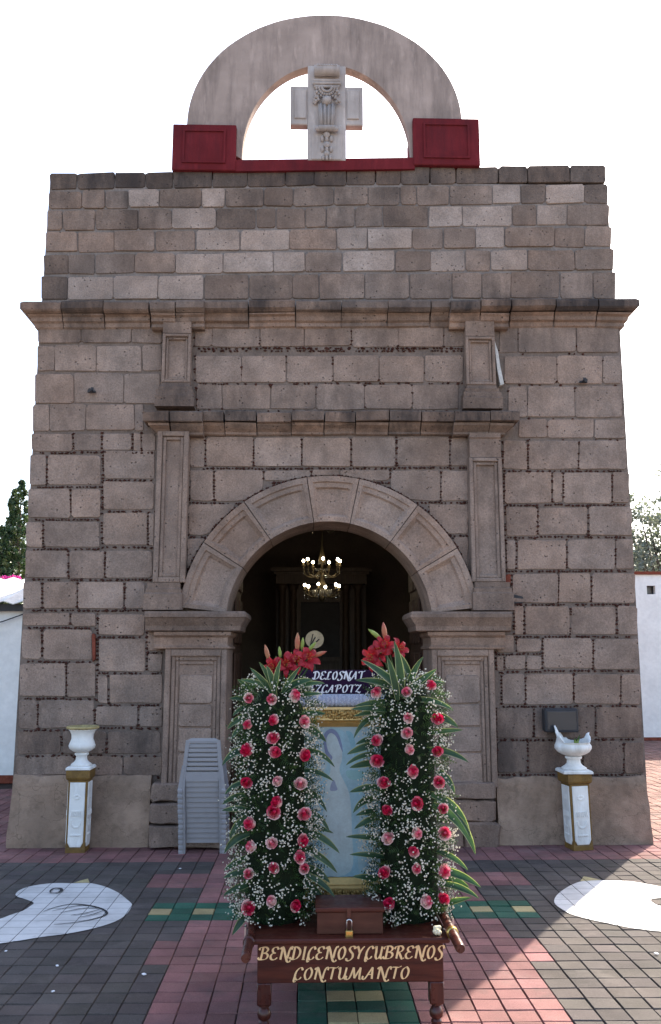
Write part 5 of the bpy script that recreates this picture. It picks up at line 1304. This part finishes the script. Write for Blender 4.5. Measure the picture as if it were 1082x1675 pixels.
# ================================================================== BUILDINGS AND TREES BEYOND
# left: low whitewashed house with sheet roof
YB = 3.6; zE = P(5, 985, YB - .15).z
hs = thing('white_house', (-6.5, YB, 0), 'low whitewashed house with corrugated roof behind the chapel at left', 'house')
m = MB(); m.box(-10, -2.75, YB, YB + 5, .001, zE - .03); m.build('wall', M_WHITEWALL, hs)
m = MB(); m.box(-10, -2.75, YB - .02, YB - .001, .002, .10); m.build('base_band', M_TERRA, hs)
m = MB(); nn = 120; ridge = P(5, 946, YB + 1.6).z; rg_ = []
for i in range(nn + 1):
    x_ = lerp(-10.2, -2.7, i / nn); z_ = .02 * math.sin(i * math.pi / 2)
    rg_.append([(x_, YB - .18, zE + z_), (x_, YB + 1.6, ridge + z_), (x_, YB + 1.6, ridge + z_ - .012), (x_, YB - .18, zE + z_ - .012)])
m.loft(rg_); m.build('roof', mat_noisy('pale_sheet_roof', (.62, .58, .53), .25, 4, 40, .6, .4, .1), hs)
m = MB(); m.box(-10, -2.75, YB - .10, YB - .03, zE - .11, zE - .02); m.build('eave_beam', M_BLACKBOX, hs)
m = MB(); c0 = P(-30, 1024, YB - .06); c1 = P(40, 1004, YB - .06); m.tube([c0, c0.lerp(c1, .5) + Vector((0, 0, -.02)), c1], .008, 6); o = m.build('cable', M_BLACKBOX); tag(o, 'thin cable running along the white house wall at left', 'cable')
# right: long white building with red coping and a small square window
YW = 8.8; zW = P(1075, 935, YW).z; x0_, x1_, z0_, z1_ = rect(1059, 958, 1072, 972, YW)
wb = thing('white_building', (7.0, YW, 0), 'long white building with red coping and one small square window at right', 'building')
m = MB(); Xa, Xb = 2.9, 14
for (p, q, r_, s_) in ((Xa, x0_, 0, zW - .06), (x1_, Xb, 0, zW - .06), (x0_, x1_, 0, z0_), (x0_, x1_, z1_, zW - .06)): m.box(p, q, YW, YW + .3, r_ + .001, s_)
m.box(Xa, Xb, YW + .3, YW + 4, .001, zW - .07); m.build('wall', M_WHITEWALL, wb)
m = MB(); m.box(Xa - .03, Xb, YW - .04, YW + 4, zW - .06, zW); m.build('coping', M_TERRA, wb)
m = MB(); m.box(Xa, Xb, YW - .012, YW - .001, .002, .06); m.build('base_band', M_TERRA, wb)
m = MB(); m.box(x0_, x1_, YW + .14, YW + .16, z0_, z1_); win = m.build('window', mat_noisy('dusty_window_glass', (.16, .14, .12), .2, 8, 60, .3, .5, 0), wb)
m = MB(); e = .018
for (p, q, r_, s_) in ((x0_, x0_ + e, z0_, z1_), (x1_ - e, x1_, z0_, z1_), (x0_ + e, x1_ - e, z0_, z0_ + e), (x0_ + e, x1_ - e, z1_ - e, z1_)): m.box(p, q, YW + .10, YW + .138, r_, s_)
m.build('window_frame', M_BLACKBOX, win)
# trees
M_CON = mat_leaf('cypress_green', (.02, .045, .022), (.045, .075, .03), .25)
M_CON2 = mat_leaf('cypress_green_light', (.05, .08, .03), (.09, .11, .045), .3)
M_BROAD = mat_leaf('broadleaf_haze_grey', (.09, .105, .095), (.14, .155, .14), .2)  # leaf greens greyed and paled, glare haze put into the colour
M_BROAD2 = mat_leaf('broadleaf_haze_pale', (.15, .17, .15), (.20, .22, .19), .2)
M_BARK = mat_noisy('grey_bark', (.10, .08, .06), .3, 8, 50, .95, .1, .6, .02)
def leaves(m, c, rad, n, size, rg, mi, flat_=1.0):
    for i in range(n):
        d = Vector((rg.gauss(0, 1), rg.gauss(0, 1), rg.gauss(0, 1) * flat_)).normalized() * rad * rg.random() ** .4
        p = c + d; s_ = size * rg.uniform(.6, 1.3); u_ = Vector((rg.uniform(-1, 1), rg.uniform(-1, 1), rg.uniform(-1, 1))).normalized(); v_ = u_.cross(Vector((rg.uniform(-1, 1), rg.uniform(-1, 1), rg.uniform(-1, 1)))).normalized()
        m.add([p - u_ * s_, p + v_ * s_ * .45, p + u_ * s_, p - v_ * s_ * .45], [(0, 1, 2, 3)], mi)
def conifer(px, ytop, Y, wid, label, seed):
    rg = random.Random(seed); tp = P(px, ytop, Y); x, H = tp.x, tp.z
    t = thing('conifer_tree', (x, Y, 0), label, 'tree', 'conifers behind the white house')
    m = MB(); m.tube([(x, Y, 0), (x + .03, Y, H * .5), (x, Y, H * .97)], [.14, .09, .012], 8); m.build('trunk', M_BARK, t, True)
    m = MB()
    for i in range(420):
        f = rg.random() ** .85; z = lerp(.5, H, f); a = rg.uniform(0, 6.283); r_ = wid * (1 - f) ** .75 * rg.uniform(.3, 1.0) + .02
        c = Vector((x + r_ * math.cos(a), Y + r_ * math.sin(a), z))
        leaves(m, c + Vector((0, 0, .1)), .13 * (1 - f) + .04, 26, .05, rg, 1 if rg.random() < .3 else 0, 3.0)
    m.build('crown', [M_CON, M_CON2], t)
    for i in range(16):
        f = rg.uniform(.1, .9); a = rg.uniform(0, 6.283); r_ = wid * (1 - f) * .8; z = lerp(.5, H, f); m = MB(); m.tube([(x, Y, z), (x + r_ * math.cos(a), Y + r_ * math.sin(a), z + .25)], [.02, .006], 5); m.build('limb', M_BARK, t)
conifer(36, 792, 15, 1.0, 'tallest spiky conifer against the left edge of the chapel', 1)
conifer(24, 808, 15.6, .8, 'second spiky conifer just left of the tallest', 2)
conifer(4, 868, 14.5, .9, 'shorter conifer at the left edge of the picture', 3)
conifer(-28, 850, 15.5, .9, 'conifer mostly outside the left edge of the picture', 4)
def broad(px, py, Y, rx, H, label, seed):
    rg = random.Random(seed); c = P(px, py, Y); x = c.x
    t = thing('broadleaf_tree', (x, Y, 0), label, 'tree')
    m = MB(); m.tube([(x, Y, 0), (x + .1, Y, H * .3), (x - .05, Y, H * .62)], [.2, .15, .07], 9); m.build('trunk', M_BARK, t, True)
    m = MB(); tips = []
    for i in range(14):
        a = i * 2.4; z0 = H * rg.uniform(.3, .55); e = Vector((x + rx * .75 * math.cos(a) * rg.uniform(.5, 1), Y + rx * .75 * math.sin(a) * rg.uniform(.5, 1), rg.uniform(H * .5, H * .9))); tips.append(e)
        m = MB(); m.tube([(x, Y, z0), Vector((x, Y, z0)).lerp(e, .5) + Vector((0, 0, .15)), e], [.06, .04, .012], 6); m.build('limb', M_BARK, t, True)
    m = MB()
    for i in range(120):
        b = rg.choice(tips) + Vector((rg.gauss(0, rx * .22), rg.gauss(0, rx * .22), rg.gauss(0, H * .07))); leaves(m, b, rg.uniform(.15, .36), 60, .06, rg, 1 if rg.random() < .35 else 0, .8)
    m.build('crown', [M_BROAD, M_BROAD2], t)
broad(1082, 850, 15, 1.35, P(1082, 796, 15).z * 1.0, 'leafy tree with haze put into its grey green colour above the white building at right', 5)
broad(1044, 905, 17, .9, P(1050, 880, 17).z, 'lower leafy tree between the chapel and the taller tree at right', 6)
t = thing('bougainvillea', P(14, 950, 6.2), 'magenta bougainvillea blossoms just above the sheet roof at left', 'plant')
rg = random.Random(9); m = MB()
for i in range(12): leaves(m, P(-10 + i * 3.8, rg.uniform(943, 947), 6.2), .035, 16, .022, rg, 0)
m.build('blossom', mat_leaf('magenta_bract', (.42, .02, .30), (.55, .05, .40), .4), t)
m = MB()
for i in range(14): leaves(m, P(-12 + i * 3.4, rg.uniform(948, 960), 6.2), .06, 22, .03, rg, 0)
m.build('leaves', M_CON2, t)
# scraps of white confetti on the pavers
for i, (x, y, lb) in enumerate(((94, 1580, 'white scrap of paper on dark pavers just below the left dove'), (87, 1622, 'white scrap of paper on dark pavers nearest the lower left corner'), (295, 1421, 'white scrap of paper on dark pavers in front of the chair stack'), (10, 1556, 'tiny white scrap of paper at the left edge below the dove'), (1074, 1560, 'white scrap of paper on the sunlit grey pavers at right'), (236, 1594, 'tiny white scrap of paper beside the red path edge'))):
    q = G(x, y, .006); m = MB(); s_ = rnd(.006, .011); a = rnd(0, 3)
    m.box(-s_, s_, -s_ * .7, s_ * .7, 0, .004); rt = Matrix.Rotation(a, 3, 'Z'); m.v = [rt @ v + q for v in m.v]
    o = m.build('paper_scrap', M_WHITELETTER); tag(o, lb, 'litter', 'white scraps on the pavement')
